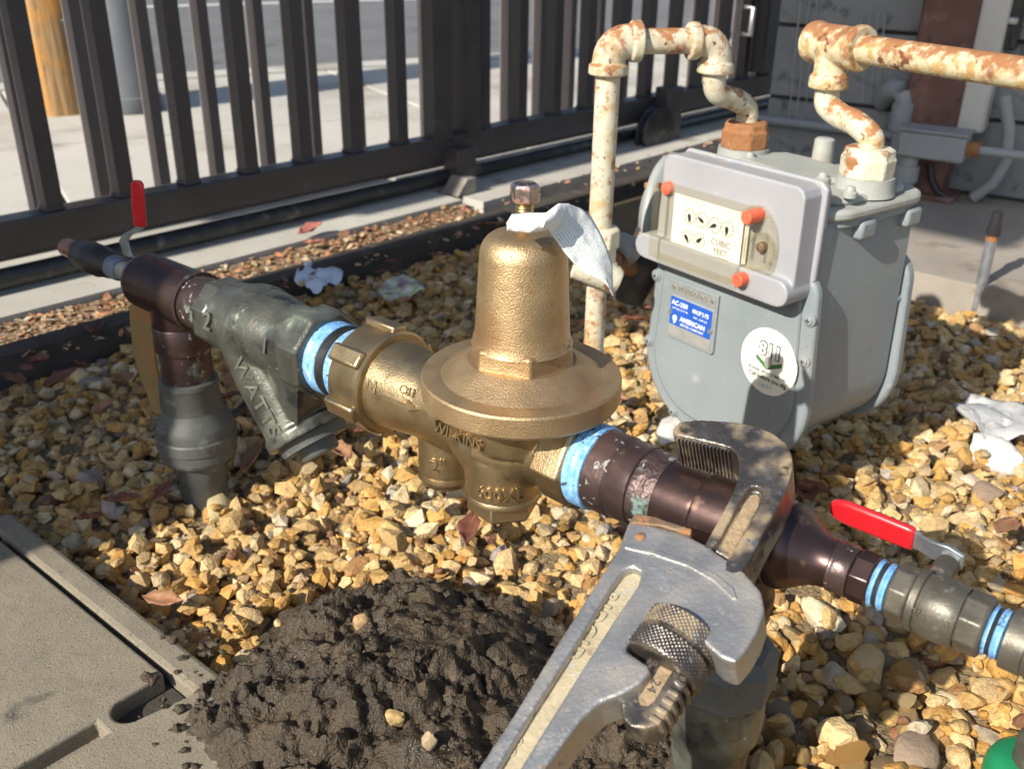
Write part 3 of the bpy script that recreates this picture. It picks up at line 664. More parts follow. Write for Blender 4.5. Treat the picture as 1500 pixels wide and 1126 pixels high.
# conduits
a = onw(1120, 178, .03); b = onw(1310, 196, .03); a.z = b.z = (a.z+b.z)/2
tag(link('wall_conduit', G().tube([a-(-wdv)*.06, b], .011, 14), CONDUIT, None), 'thin grey conduit running level along the block wall behind the meter', 'conduit')
cpt = [on_off(x, y, o) for x, y, o in ((1292, 150, .02), (1300, 138, .05), (1312, 130, .07), (1322, 134, .08), (1325, 150, .08), (1318, 210, .08), (1312, 262, .08))]
elb = thing('vent_elbow', (cpt[-1].x, cpt[-1].y, .05), 'grey plastic pipe with elbow entering the wall left of the rusty column', 'pipe')
link('pipe', G().tube([cpt[3], cpt[4], cpt[5], V((cpt[5].x, cpt[5].y, .045))], .020, 18), CONDUIT, elb)
link('elbow', G().tube(cpt[:4], [.02, .023, .024, .023], 18), CONDUIT, elb)
link('collar', G().tube([cpt[4], cpt[4]-Z*.06], .0245, 18), CONDUIT, elb)
jb0 = on_off(1368, 212, .14)
jb = thing('junction_box', (jb0.x, jb0.y, .05), 'grey junction box on a short post with a conduit to the right', 'junction box')
link('case', G().box(jb0, wdv, wn, Z, .135, .07, .055), CONDUIT, jb, bevel=.006)
link('lid', G().box(jb0+Z*.031, wdv, wn, Z, .142, .076, .006), CONDUIT, jb, bevel=.002)
link('post', G().tube([jb0+wdv*.045-Z*.02, V((jb0.x, jb0.y, .045))+wdv*.045], .020, 16), CONDUIT, jb)
link('coupling', G().tube([jb0+wdv*.045-Z*.05, jb0+wdv*.045-Z*.085], .026, 16), CONDUIT, jb)
link('rusty_connector', G().tube([jb0-wdv*.066, jb0-wdv*.092], .016, 14), RUSTNUT, jb)
link('side_conduit', G().tube([jb0-wdv*.09, jb0-wdv*.6], .0095, 14), CONDUIT, jb)
cp = [on_off(x, y, .07) for x, y in ((1472, 140), (1478, 190), (1474, 235), (1455, 268), (1425, 290))]
tag(link('flexible_conduit', G().tube(cp, .0125, 14), CONDUIT, None), 'curved grey flexible conduit hanging down at the right of the wall', 'conduit')
cp = [on_off(x, y, .10) for x, y in ((1362, 240), (1364, 262), (1372, 280), (1388, 290))]
tag(link('black_cable', G().tube(cp, .007, 10), BLACKTHING, None), 'short black cable drooping below the junction box', 'cable')
# stub pipe with black cap
sp0 = at(1432, 440, .02)
stub = thing('stub_pipe', (sp0.x, sp0.y, 0), 'short upright galvanised stub pipe with black cap at the slab edge', 'stub pipe')
ztop = .178
link('pipe', G().lathe((sp0.x, sp0.y, -.02), Z, [(0, .0095), (.15, .0095), (.15, .008)], 20), ZINC, stub)
link('rust_ring', G().lathe((sp0.x, sp0.y, .128), Z, [(0, .0102), (.012, .0102)], 20), RUSTNUT, stub)
link('cap', G().lathe((sp0.x, sp0.y, .138), Z, [(0, .0125), (.012, .0128), (.013, .0105), (.022, .0105), (.023, .009), (.040, .009)], 20), BLACKTHING, stub)

# ------------------------------------------------------------------ concrete meter box (rim, lid with slots)
mb = thing('concrete_meter_box', pd(-.2, .2, 0), 'tan concrete water meter box with lid set in the gravel', 'meter box')
RW = .026                       # rim width
def padpoly(pts): return [pd(s, a, 0).xy for s, a in pts]
def ring(name, pts, z0, z1, mat, bev=.003):
    return link(name, G().prism(padpoly(pts), V((0, 0, 0)), X, Y, Z, z0, z1), mat, mb, flat=True, bevel=bev)
L0 = -.385
ring('rim', [(L0, 0), (.0, 0), (.0, RW), (L0, RW)], -.05, PADZ, PADM, .005)
ring('rim', [(L0, RW+.0005), (L0+.036, RW+.0005), (L0+.036, .45), (L0, .45)], -.05, PADZ-.001, PADM, .005)
# lid with a rounded finger slot on its edge and a straight slot
lidp = [(L0+.042, RW+.006), (-.075, RW+.006)]
def slot_pts(s_, w_, d_): 
    out = []
    for k in range(11):
        a_ = math.pi*k/10; out.append((s_-math.cos(a_)*w_/2, RW+.006+d_+math.sin(a_)*w_/2))
    return out
lid0 = [(L0+.042, RW+.006)] + [( -.037, RW+.006)] + slot_pts(-.022, .030, .040) + [(.001, RW+.006), (.004, .0), (.25, .0), (.25, .45), (L0+.042, .45)]
s_a, s_b = at(150, 1065, PADZ), at(45, 1126, PADZ)
lid_poly = padpoly(lid0)
def boolean_cut(g, cutters, name):
    o = bpy.data.objects.new('tmp', g.mesh(name)); COL.objects.link(o); cs = []
    for c in cutters:
        q = bpy.data.objects.new('tmpc', c.mesh('c')); COL.objects.link(q); cs.append(q)
        m_ = o.modifiers.new('b', 'BOOLEAN'); m_.operation = 'DIFFERENCE'; m_.object = q; m_.solver = 'EXACT'
    me = evalmesh(o, name)
    for q in cs: bpy.data.objects.remove(q)
    return me
sd_ = (s_b-s_a).normalized(); sn_ = V((-sd_.y, sd_.x, 0))
cut = G().box((s_a+sd_*.15+Z*.0).xy.to_3d()+Z*.03, sd_, sn_, Z, .30, .019, .03)
link('lid', boolean_cut(G().prism(lid_poly, V((0, 0, 0)), X, Y, Z, -.02, PADZ+.001), [cut], 'lid'), PADM, mb, flat=True, bevel=.0025)
link('slot_floor', G().prism(padpoly([(L0+.038, RW+.002), (-.001, RW+.002), (.24, RW+.002), (.24, .44), (L0+.038, .46)]), V((0, 0, 0)), X, Y, Z, -.03, PADZ-.016), PADDARK, mb, flat=True)

# ------------------------------------------------------------------ mud heap
def fbm(p, o=5, h=.9): return mnoise.fractal(p, h, 2.1, o)
def mud():
    lobes = [(570, 985, .085, .072), (470, 1000, .075, .060), (690, 945, .070, .055), (620, 900, .055, .050), (400, 1060, .075, .040), (560, 1080, .09, .055), (700, 1060, .085, .050), (760, 960, .045, .030), (480, 920, .05, .04),
             (930, 1130, .075, .028), (860, 1100, .06, .030), (1010, 1150, .05, .022), (640, 1180, .10, .05)]
    L = []
    for (px, py, r, h) in lobes:
        p = at(px, py, h*.6); L.append((p.x, p.y, r, h))
    x0, x1, y0, y1, st_ = -.36, .24, .36, .84, .0021
    nx, ny = int((x1-x0)/st_), int((y1-y0)/st_); v = []; f = []; Hm = np.zeros((nx, ny))
    for i in range(nx):
        for j in range(ny):
            x, y = x0+i*st_, y0+j*st_; wx = x+.016*mnoise.noise(V((x*22, y*22, 1.))); wy = y+.016*mnoise.noise(V((x*22, y*22, 7.)))
            h = 0
            for (lx, ly, r, hh) in L:
                d = math.hypot(wx-lx, wy-ly)/r
                if d < 1.35: h = max(h, hh*max(0, 1-(d/1.35)**2)**.8) if h < .004 else math.log(math.exp(70*h)+math.exp(70*hh*max(0, 1-(d/1.35)**2)**.8)-1)/70
            if h > .001:
                p = V((x, y, 0)); k = min(1, h/.022)
                q = p*30+V((1, 2, 0))+.55*V((mnoise.noise(p*60), mnoise.noise(p*60+V((5, 5, 5))), 0))
                d1 = mnoise.voronoi(q*1.35)[0][0]; d2 = mnoise.voronoi(q*5.2+V((3, 1, 7)))[0]; d2 = d2[1]-d2[0]
                slick = min(1, max(0, (mnoise.noise(p*11+V((9, 4, 2)))+.06)*4)); rid = abs(mnoise.noise(p*19+V((2, 8, 1))))
                lump = max(0, 1-d1*1.35)
                h += k*(.016*fbm(p*16, 4) + .014*(.35-rid) + (1-.72*slick)*(.0200*lump + .0034*min(d2*1.7, 1) + .0040*fbm(p*150, 4)) + slick*(.0016*fbm(p*95, 4)+.006*abs(mnoise.noise(p*38))) - .006)
            else: h = -.03
            Hm[i, j] = h; v.append((x, y, h))
    for i in range(nx-1):
        for j in range(ny-1):
            if max(Hm[i, j], Hm[i+1, j], Hm[i, j+1], Hm[i+1, j+1]) > -.02: f.append((i*ny+j, (i+1)*ny+j, (i+1)*ny+j+1, i*ny+j+1))
    g = G(); g.v = v; g.f = f
    # clods lying on the heap
    r0 = random.Random(3)
    base = [ROCKS[k] for k in range(6)]
    small = []
    bm = bmesh.new(); bmesh.ops.create_icosphere(bm, subdivisions=2, radius=1); sv = [V(q.co) for q in bm.verts]; sf = [tuple(w.index for w in q.verts) for q in bm.faces]; bm.free()
    n = 0
    while n < 240:
        i, j = r0.randrange(nx), r0.randrange(ny)
        if Hm[i, j] < .006: continue
        edge = Hm[i, j] < .03
        s = r0.uniform(.0012, .0036) if not r0.random() < .10 else r0.uniform(.004, .0085); sd0 = r0.uniform(0, 99); n += 1
        o = V((x0+i*st_, y0+j*st_, Hm[i, j]+s*.25))
        st3 = V((r0.uniform(.7, 1.5), r0.uniform(.7, 1.3), r0.uniform(.5, .9)))
        g.add([o+q*st3*(s*(1+.8*mnoise.noise(q*1.3+V((sd0, 0, 0)))+.5*mnoise.noise(q*3.4+V((0, sd0, 0))))) for q in sv], sf)
    me = bpy.data.meshes.new('mud_heap'); me.from_pydata(g.v, [], g.f); me.update()
    o = link('mud_heap', me, MUD, None, ang=60)
    tag(o, 'heap of dark wet mud dug out between meter box and wrench', 'mud heap')
    gg = G()
    for k in range(60):          # crumbs scattered over the meter box rim, the lid and the gravel edge
        px, py = (r0.triangular(185, 345, 330), r0.uniform(900, 1125)) if k < 46 else (r0.uniform(330, 470), r0.uniform(850, 930))
        on_pad = k < 46
        p = at(px, py, PADZ if on_pad else .02); s = r0.uniform(.0010, .0036)*(1 if k % 7 else 1.8); sd0 = r0.uniform(0, 99)
        gg.add([p+Z*(s*.4)+q*V((1.2, .9, .7))*(s*(1+.8*mnoise.noise(q*1.4+V((sd0, 0, 0)))+.4*mnoise.noise(q*3.5+V((sd0, 0, 0))))) for q in sv], sf)
    tag(link('mud_crumbs', gg, MUD, None, ang=60), 'scattered crumbs of dark mud on the meter box beside the heap', 'mud crumbs', kind='stuff')
    # stones stuck in the mud
    for (px, py, s, c, lb) in ((528, 915, .012, (.50, .33, .16), 'orange stone stuck in the upper left of the mud heap'), (578, 1052, .010, (.52, .36, .15), 'small ochre stone stuck low in the mud heap'),
                               (628, 1085, .009, (.45, .33, .20), 'muddy tan pebble right of the small ochre stone in the heap')):
        p = at(px, py, .06); i, j = int((p.x-x0)/st_), int((p.y-y0)/st_)
        for it in range(12):
            hh = Hm[min(max(i, 0), nx-1), min(max(j, 0), ny-1)]; p = at(px, py, hh+.003); i, j = int((p.x-x0)/st_), int((p.y-y0)/st_)
        vv, ff = ROCKS[int(px) % 14]; s *= .78; gg = G().add(vv*np.array([s*.9, s*.7, s*1.1])+np.array(p), ff)
        tag(link('stone', gg, P('mud_stone', [(.3, tuple(q*.7 for q in c)), (.7, c)], .7, 0, 120, bumps=[(300, .5, .001)], layers=[((.09, .07, .045), 60, .55, .66, .8, 0, 2.)]), None, ang=35), lb, 'stone')
mud()

# ------------------------------------------------------------------ left riser, tee and strainer
def L(parent, name, s0_, prof, mat, n=44, ph=0., ang=40, bevel=None, U=Z):
    return link(name, G().lathe(pt(s0_), PE, prof, n, U=U, ph=ph), mat, parent, ang=ang, bevel=bevel)
RS = -.005
riser = thing('copper_riser', pt(RS, 0, -.252), 'copper riser with tee and grey valve body at the left end of the line', 'pipe riser')
# tee
g = G().lathe(pt(0), PE, [(-.068, .024), (-.066, .0285), (-.060, .0305), (-.03, .0305), (.02, .0305), (.036, .0305), (.036, .027)], 44)
g.lathe(pt(RS), -Z, [(0, .0285), (.036, .0285), (.036, .026)], 40)
tee = link('tee', cast(g, .0012, 4, 'tee'), COPPER, riser, ang=60)
link('tee_rim', G().lathe(pt(.034), PE, [(0, .0306), (.001, .0316), (.004, .0316), (.005, .0306)], 44), COPPER_SH, riser)
link('branch_tube', G().lathe(pt(RS), -Z, [(.030, .0272), (.102, .0272)], 40), COPPER_SH, riser)
link('coupling', G().lathe(pt(RS), -Z, [(.034, .0292), (.035, .0300), (.062, .0300), (.064, .0290)], 40), COPPER_SH, riser)
link('valve_body', G().lathe(pt(RS), -Z, [(.098, .0285), (.100, .0315), (.104, .0320), (.108, .0310), (.134, .0325), (.142, .0360), (.150, .0410), (.156, .0428), (.164, .0430), (.166, .0445), (.178, .0445), (.180, .0430), (.190, .0430), (.194, .0415), (.197, .0330), (.199, .0300)], 56), GREYPIPE, riser, ang=20)
link('lower_nipple', G().lathe(pt(RS), -Z, [(.196, .0295), (.222, .0290), (.226, .0270), (.275, .0262)], 40), GREYPIPE, riser)
# old lever on the valve
lv = [pt(RS-.045, -.004, .035), pt(RS-.046, -.004, -.005), pt(RS-.046, -.004, -.060), pt(RS-.040, -.004, -.085), pt(RS-.030, -.002, -.115), pt(RS-.030, -.002, -.13)]
lv = [onpl(x, y, pt(RS-.05), (PE*.35-PQ).normalized()) for x, y in ((205, 447), (207, 470), (212, 520), (220, 555), (228, 590), (233, 606))]
wdl = (PE*.9+PQ*.45).normalized()
link('lever', G().strip(lv, wdl, [.024, .028, .028, .024, .014, .012], PQ, .003), OLDLEVER, riser, bevel=.001)
hz = at(345, 605, .07); 
link('drain_tube', G().tube([at(335, 612, .09), at(352, 600, .085), at(378, 572, .10)], .005, 10), DARKRUB, riser)

adp = thing('copper_adapter', pt(.055), 'short reddish copper adapter between left tee and strainer', 'adapter')
L(adp, 'barrel', .038, [(0, .0270), (.001, .0284), (.030, .0284), (.033, .0295), (.036, .0290)], COPPER_SH)

stn = thing('y_strainer', pt(.16), 'green grey bronze y strainer with slanted screen leg and raised letters', 'strainer')
yd = (PE*.63-Z*.78).normalized()
g = G().lathe(pt(0), PE, [(.090, .034), (.105, .036), (.122, .0395), (.145, .041), (.168, .0395), (.190, .036), (.214, .036), (.236, .039)], 44)
g.ball(pt(.14), .043, ax=(PE, PQ, Z))
g.lathe(pt(.122, 0, .008), yd, [(0, .036), (.03, .040), (.06, .0415), (.100, .0410), (.126, .0405)], 44)
g.lathe(pt(.122, 0, .008), yd, [(.118, .0405), (.122, .0440), (.132, .0440)], 44)
wq = [pt(.150, 0, -.01), pt(.232, 0, -.02), pt(.122, 0, .008)+yd*.122+(PE*.78+Z*.63)*.034, pt(.122, 0, .008)+yd*.05]
g.prism([((p_-pt(0)).dot(PE), p_.z) for p_ in wq], V((pt(0).x, pt(0).y, 0)), PE, Z, PQ, -.031, .031)
body = link('body', cast(g, .0013, 9, 'body'), PATINA, stn, ang=70)
link('inlet_hex', G().lathe(pt(.074), PE, [(0, .0345), (.003, .0372), (.022, .0372), (.025, .0345)], 8, U=Z, ph=R(22.5)), PATINA, stn, ang=25, bevel=.0015)
link('outlet_hex', G().lathe(pt(.214), PE, [(0, .040), (.003, .0435), (.026, .0435), (.030, .041)], 8, U=Z, ph=R(22.5)), PATINA, stn, ang=25, bevel=.0015)
link('screen_cap', G().lathe(pt(.122, 0, .008), yd, [(.130, .037), (.135, .0345), (.142, .0335), (.142, .020), (.152, .0195), (.154, .018)], 40), GREYPIPE, stn)
# raised letters wrapped on the leg and body
def wrapfn(O, A, rad, dirv, r0, up_along=1):
    """text runs along axis A (x), wraps round it (y) starting from direction dirv"""
    A, U, W = frame(A, dirv)
    def fn(x, y, z):
        t = -float(y)/r0; return V(O) + A*float(x) + (U*math.cos(t)+W*math.sin(t))*(r0+float(z))
    return fn
toc = (CAMP-pt(.118)).normalized()
# the facing side of the leg
ldir = (toc - yd*toc.dot(yd)).normalized(); side = yd.cross(ldir)
lo_ = pt(.122, 0, .008)
l1 = (ldir*.70 + side*(.71 if side.dot(CR) < 0 else -.71)).normalized()
text('raised_letters', 'WATTS', .022, wrapfn(lo_+yd*.080, yd, 0, l1, .0412), LETTER_D, stn, .0028, .015, sx=1.05, sp=1.1)
bdir = (toc-PE*toc.dot(PE)).normalized()
def bodydir(a): return (bdir*math.cos(a)+PE.cross(bdir)*math.sin(a)).normalized()
text('raised_letters', '2', .024, wrapfn(pt(.110), PE, 0, bodydir(R(22)), .0400), LETTER_D, stn, .0028, .02)
text('raised_letters', '1', .018, wrapfn(pt(.196), PE, 0, bodydir(R(24)), .0375), LETTER_D, stn, .0025, .01)

# small drain valve on the left end
dv = thing('drain_valve', pt(-.14), 'small ball valve with upright red handle and copper stub, far left', 'valve')
L(dv, 'copper_stub', -.238, [(0, .0075), (.002, .0108), (.020, .0112), (.022, .0122), (.030, .0122), (.032, .0110), (.040, .0110)], CAPCU)
L(dv, 'valve_body', -.204, [(0, .0135), (.003, .0165), (.018, .0168), (.022, .0185), (.048, .0185), (.054, .0165), (.070, .0150), (.074, .0135)], DARKRUB, n=24)
L(dv, 'thread_tape', -.132, [(0, .0128), (.004, .0138), (.016, .0135), (.022, .0122)], P('dirty_blue_tape', [(.3, (.09, .11, .16)), (.7, (.22, .26, .33))], .6, 0, 90))
L(dv, 'nipple', -.112, [(0, .0108), (.014, .0105), (.020, .0128), (.034, .0135), (.040, .016), (.050, .0185)], P('limed_nipple', [(.3, (.16, .15, .12)), (.7, (.42, .46, .40))], .7, .1, 60, bumps=[(200, .5, .002)]))
pn = (PE*.35-PQ).normalized()
lvp = [onpl(x, y, pt(-.115), pn) for x, y in ((194, 377), (187, 372), (181, 352), (188, 343), (204, 335), (207, 330), (203, 300), (201, 270), (201, 264))]
wl = PE*.85+PQ*.35; wl.normalize()
link('lever_arm', G().strip(lvp[:6], wl, [.008, .011, .011, .011, .012, .012], PQ, .0025), ZINC, dv, bevel=.0006)
link('lever_grip', G().strip([lvp[4].lerp(lvp[5], .5)]+lvp[6:], wl, [.0150, .0160, .0150, .0085], PQ, .0052), RED, dv, bevel=.002)

# ------------------------------------------------------------------ brass regulator
RGS = .468
reg = thing('pressure_regulator', pt(RGS, 0, -.06), 'golden cast brass pressure regulator with wide round flange and tall bonnet', 'regulator')
def tape(parent, s_, w_, r_, name='thread_tape'):
    n_ = max(4, int(w_/.0016)); sd0 = s_*91
    pr = [(0, r_-.0018)]+[(w_*(k+.5)/n_, r_+.0007*math.sin(k*2.3+sd0)) for k in range(n_)]+[(w_, r_-.0018)]
    return link(name, G().lathe(pt(s_), PE, pr, 64, U=Z, rf=lambda r, t, a: r*(1+.010*mnoise.noise(V((math.cos(t)*1.5, math.sin(t)*1.5, a*160+sd0))))), TAPE, parent, ang=50)
tape(reg, .2425, .0165, .0335)
L(reg, 'nipple_threads', .259, [(0, .0300)]+[(.0015*k, .0325+.0011*(k % 2)) for k in range(8)]+[(.014, .030)], DARKRUB)
tape(reg, .2705, .020, .0330)
un = L(reg, 'union_nut', .2885, [(0, .034), (.001, .0425), (.004, .0440), (.028, .0448), (.032, .0462), (.038, .0462), (.040, .0440), (.040, .037)], BRASS_BODY, n=64)
for k in range(6):
    a = R(12+60*k); dr = Z*math.cos(a)+PQ*math.sin(a); tg = PE.cross(dr)
    link('lug', G().box(pt(.3085)+dr*.0465, PE, dr, tg, .036, .0085, .016), BRASS_BODY, un, bevel=.0025)
def rz(z): return z-.252
g = G().lathe(pt(0), PE, [(.320, .0385), (.328, .0392), (.348, .0370), (.380, .0340), (.42, .0340), (.47, .036)], 48)
g.ball(pt(RGS-.012, 0, -.004), .052, .044, .042, ax=(PE, PQ, Z))
g.lathe(pt(.47), PE, [(0, .034), (.03, .0300), (.05, .0300)], 44)
g.lathe(pt(RGS), Z, [(.0, .042), (.024, .046), (.034, .056), (.037, .060)], 52)
g.lathe(pt(.388, 0, -.010), -Z, [(0, .0240), (.045, .0240), (.052, .0240)], 40)
g.lathe(pt(.461, -.012, -.010), -Z, [(0, .031), (.036, .0300)], 44)
link('body', cast(g, .0012, 8, 'body'), BRASS_BODY, reg, ang=70)
link('seat_plug', G().lathe(pt(.388, 0, -.060), -Z, [(0, .0245), (.002, .0250), (.005, .0250), (.006, .0225), (.011, .0215), (.012, .0195)], 40), BRASS_BODY, reg)
link('bottom_ring', G().lathe(pt(.461, -.012, -.043), -Z, [(0, .0295), (.002, .0308), (.005, .0308), (.006, .028)], 44), BRASS_BODY, reg)
link('bottom_plug', G().lathe(pt(.461, -.012, -.047), -Z, [(0, .0290), (.014, .0290), (.017, .0265)], 6, U=PE, ph=R(8)), BRASS_BODY, reg, ang=25, bevel=.0012)
link('outlet_hex', G().lathe(pt(.503), PE, [(0, .031), (.002, .0355), (.026, .0365), (.029, .0335)], 6, U=Z, ph=R(30)), BRASS_BODY, reg, ang=25, bevel=.0014)
fl = [(rz(.2875), .060), (rz(.2875), .0725), (rz(.2885), .0748), (rz(.2905), .0758), (rz(.3045), .0758), (rz(.3062), .0750), (rz(.3066), .0738), (rz(.3062), .0610), (rz(.3072), .0590), (rz(.3150), .0480), (rz(.319), .041), (rz(.318), .01)]
flo = link('flange', G().lathe(pt(RGS), Z, fl, 128), BRASS_FL, reg, ang=24)
toc = (CAMP-pt(RGS)).normalized(); hexU = (toc-Z*toc.z).normalized(); bdir = (toc-PE*toc.dot(PE)).normalized()
hx = Matrix.Rotation(R(9), 3, 'Z') @ hexU
link('hex_collar', G().lathe(pt(RGS), Z, [(rz(.3150), .0420), (rz(.3185), .0408), (rz(.332), .0402), (rz(.334), .0385), (rz(.335), .034)], 6, U=hx), BRASS_RAW, reg, ang=25, bevel=.0014)
bo = [(rz(.331), .0380), (rz(.334), .0366), (rz(.338), .0356), (rz(.345), .0350), (rz(.399), .0319), (rz(.4035), .0312), (rz(.4075), .0296), (rz(.4110), .0270), (rz(.4135), .0236), (rz(.4150), .0190), (rz(.4160), .0130), (rz(.4170), .009), (rz(.417), .004)]
link('bonnet', G().lathe(pt(RGS), Z, bo, 72), BRASS_RAW, reg, ang=50)
bs = link('adjusting_bolt', G().lathe(pt(RGS), Z, [(rz(.412), .0066)]+[(rz(.416+.0011*k), .0066-.0007*(k % 2)) for k in range(20)]+[(rz(.439), .0066)], 24), THREAD, reg)
link('bolt_head', G().lathe(pt(RGS), Z, [(rz(.437), .0092), (rz(.4385), .0108), (rz(.4480), .0108), (rz(.4505), .0088)], 6, U=Matrix.Rotation(R(20), 3, 'Z') @ hexU), BOLT, bs, ang=25, bevel=.0006)
# raised lettering on the brass
def rb(a, rad=0): return bodydir(a)
text('raised_letters', 'IN', .0150, wrapfn(pt(.336), PE, 0, bodydir(R(16)), .0378), BRASS_BODY, reg, .0022, .01)
text('raised_letters', 'C83', .0100, wrapfn(pt(.374), PE, 0, bodydir(R(4)), .0352), BRASS_BODY, reg, .0022, .01)
ar = G().prism([(-.020, -.0012), (.006, -.0012), (.006, -.0046), (.018, 0), (.006, .0046), (.006, .0012), (-.020, .0012)], pt(.372)+bodydir(R(21))*.0352, PE, PE.cross(bodydir(R(21))), bodydir(R(21)), -.001, .0016)
link('flow_arrow', ar, BRASS_BODY, reg, flat=True)
# letters on the belly and plugs, facing the viewer
def vertfn(O, axis_r, ang):
    d0 = V((hexU.x, hexU.y, 0)).normalized(); t0_ = math.atan2(d0.y, d0.x)+ang
    def fn(x, y, z):
        t = t0_+float(x)/axis_r; return V(O)+V((math.cos(t), math.sin(t), 0))*(axis_r+float(z))+Z*float(y)
    return fn
text('raised_letters', '600XL', .0145, vertfn(pt(.461, -.012, -.034), .0312, R(-4)), BRASS_BODY, reg, .0022, .012)
text('raised_letters', '2"', .0170, vertfn(pt(.388, 0, -.046), .0242, R(-14)), BRASS_BODY, reg, .0024, .012)
wl_o = pt(.444)+bodydir(R(24))*.0445
text('raised_letters', 'WILKINS', .0125, plane_fn(wl_o, PE, bodydir(R(24)).cross(PE), bodydir(R(24))), BRASS_BODY, reg, .007, .012)

# paper tag crumpled over the bonnet
def paper_tag():
    up = [(742, 327, .655), (750, 314, .655), (776, 312, .650), (800, 312, .652), (818, 298, .665), (832, 299, .675), (850, 305, .685), (866, 318, .69), (878, 338, .69), (888, 362, .69), (897, 390, .69), (898, 430, .69)]
    mid_ = [(743, 333, .645), (758, 327, .642), (778, 329, .642), (798, 326, .645), (814, 318, .655), (826, 318, .668), (840, 326, .676), (850, 343, .678), (862, 364, .680), (874, 384, .681), (885, 403, .683), (896, 431, .688)]
    dn = [(742, 337, .650), (757, 340, .645), (775, 342, .645), (792, 339, .648), (803, 336, .655), (808, 344, .662), (818, 358, .668), (828, 372, .672), (840, 386, .675), (855, 400, .678), (872, 407, .681), (889, 407, .684)]
    n, mr = 12, 14; g = G(); uv = []
    fine = 5; cols_ = (n-1)*fine+1
    def lerp(arr, t):
        i = min(int(t), n-2); u = t-i; return [arr[i][k]*(1-u)+arr[i+1][k]*u for k in range(3)]
    vv = []
    for c in range(cols_):
        t = c/fine; a, b, d = lerp(up, t), lerp(mid_, t), lerp(dn, t)
        for r_ in range(mr):
            w_ = r_/(mr-1)
            p = [a[k]*(1-w_)*(1-2*w_)+b[k]*4*w_*(1-w_)+d[k]*w_*(2*w_-1) for k in range(3)]
            q = atd(*p); cr_ = .0022*mnoise.noise(q*70)+.0016*(abs(mnoise.noise(q*120))-.3)
            vv.append(q-_F*cr_); uv.append((c/(cols_-1), w_))
    ff = [(c*mr+r_, (c+1)*mr+r_, (c+1)*mr+r_+1, c*mr+r_+1) for c in range(cols_-1) for r_ in range(mr-1)]
    me = bpy.data.meshes.new('paper_tag'); me.from_pydata([tuple(p) for p in vv], [], ff)
    ul = me.uv_layers.new(name='UVMap')
    for lp in me.loops: ul.data[lp.index].uv = uv[lp.vertex_index]
    me.materials.append(PAPER)
    o = link('paper_tag', me, None, None, ang=30); s = o.modifiers.new('s', 'SOLIDIFY'); s.thickness = .0003
    tag(o, 'crumpled white printed paper tag draped over the brass bonnet', 'paper tag')
paper_tag()

# ------------------------------------------------------------------ outlet side: adapter, tee, reducer, riser, ball valve
oc = thing('copper_outlet_line', pt(.60), 'dark copper outlet pipe with tee and flared reducer right of the regulator', 'copper pipe')
tape(oc, .531, .0165, .0318)
def flute(r, t, a): return r*(1+.018*math.copysign(abs(math.cos(4*t))**.5, math.cos(4*t)))
link('adapter', G().lathe(pt(.546), PE, [(0, .0292), (.002, .0308), (.019, .0312), (.022, .0292)], 96, U=Z, rf=flute), COPPER_SH, oc, ang=30)
L(oc, 'adapter_sleeve', .566, [(0, .0292), (.001, .0298), (.018, .0298), (.019, .0285)], COPPER_SH)
def drip(r, t, a): return r*(1+.02*mnoise.noise(V((math.cos(t)*3, math.sin(t)*3, a*120))))
link('solder_joint', G().lathe(pt(.584), PE, [(0, .0280), (.002, .0290), (.006, .0288), (.010, .0286), (.015, .0280), (.019, .0272)], 72, U=Z, rf=drip), SOLDER, oc)
L(oc, 'tube', .595, [(0, .0270), (.045, .0270)], COPPER, n=56)
TS = .658
g = G().lathe(pt(0), PE, [(.632, .0272), (.633, .0300), (.688, .0300), (.690, .028)], 48)
g.lathe(pt(TS), -Z, [(0, .028), (.046, .0285), (.050, .0300), (.058, .0300)], 44)
link('tee', cast(g, .0012, 4, 'tee'), COPPER, oc, ang=60)
red = [(0, .0270), (.001, .0290), (.004, .0295), (.008, .0288), (.014, .0255), (.020, .0215), (.026, .0180), (.031, .0163), (.036, .0157), (.040, .0155)]
L(oc, 'reducer', .688, red, COPPER, n=56, ang=60)
L(oc, 'reducer_ring', .7245, [(0, .0155), (.001, .0166), (.003, .0166), (.004, .0158)], COPPER_SH)
L(oc, 'small_adapter', .727, [(0, .0155), (.001, .0164), (.010, .0164), (.011, .0158)], COPPER_SH)
link('small_adapter_hex', G().lathe(pt(.738), PE, [(0, .0160), (.001, .0170), (.012, .0170), (.014, .0155)], 8, U=Z, ph=.3), COPPER, oc, ang=25, bevel=.0008)

rr = thing('right_riser', pt(TS, 0, -.252), 'riser with dark union nut going into the ground behind the wrench', 'pipe riser')
link('copper_tube', G().lathe(pt(TS), -Z, [(.055, .0275), (.100, .0275)], 40), COPPER, rr)
link('union_nut', G().lathe(pt(TS), -Z, [(.094, .030), (.096, .0345), (.104, .0405), (.132, .0405), (.136, .036)], 8, U=PE, ph=R(12)), GREYPIPE, rr, ang=25, bevel=.002)
link('union_tail', G().lathe(pt(TS), -Z, [(.134, .0345), (.150, .0355), (.166, .0355), (.176, .0345), (.184, .030), (.2, .0285), (.29, .0285)], 40), PATINA, rr)

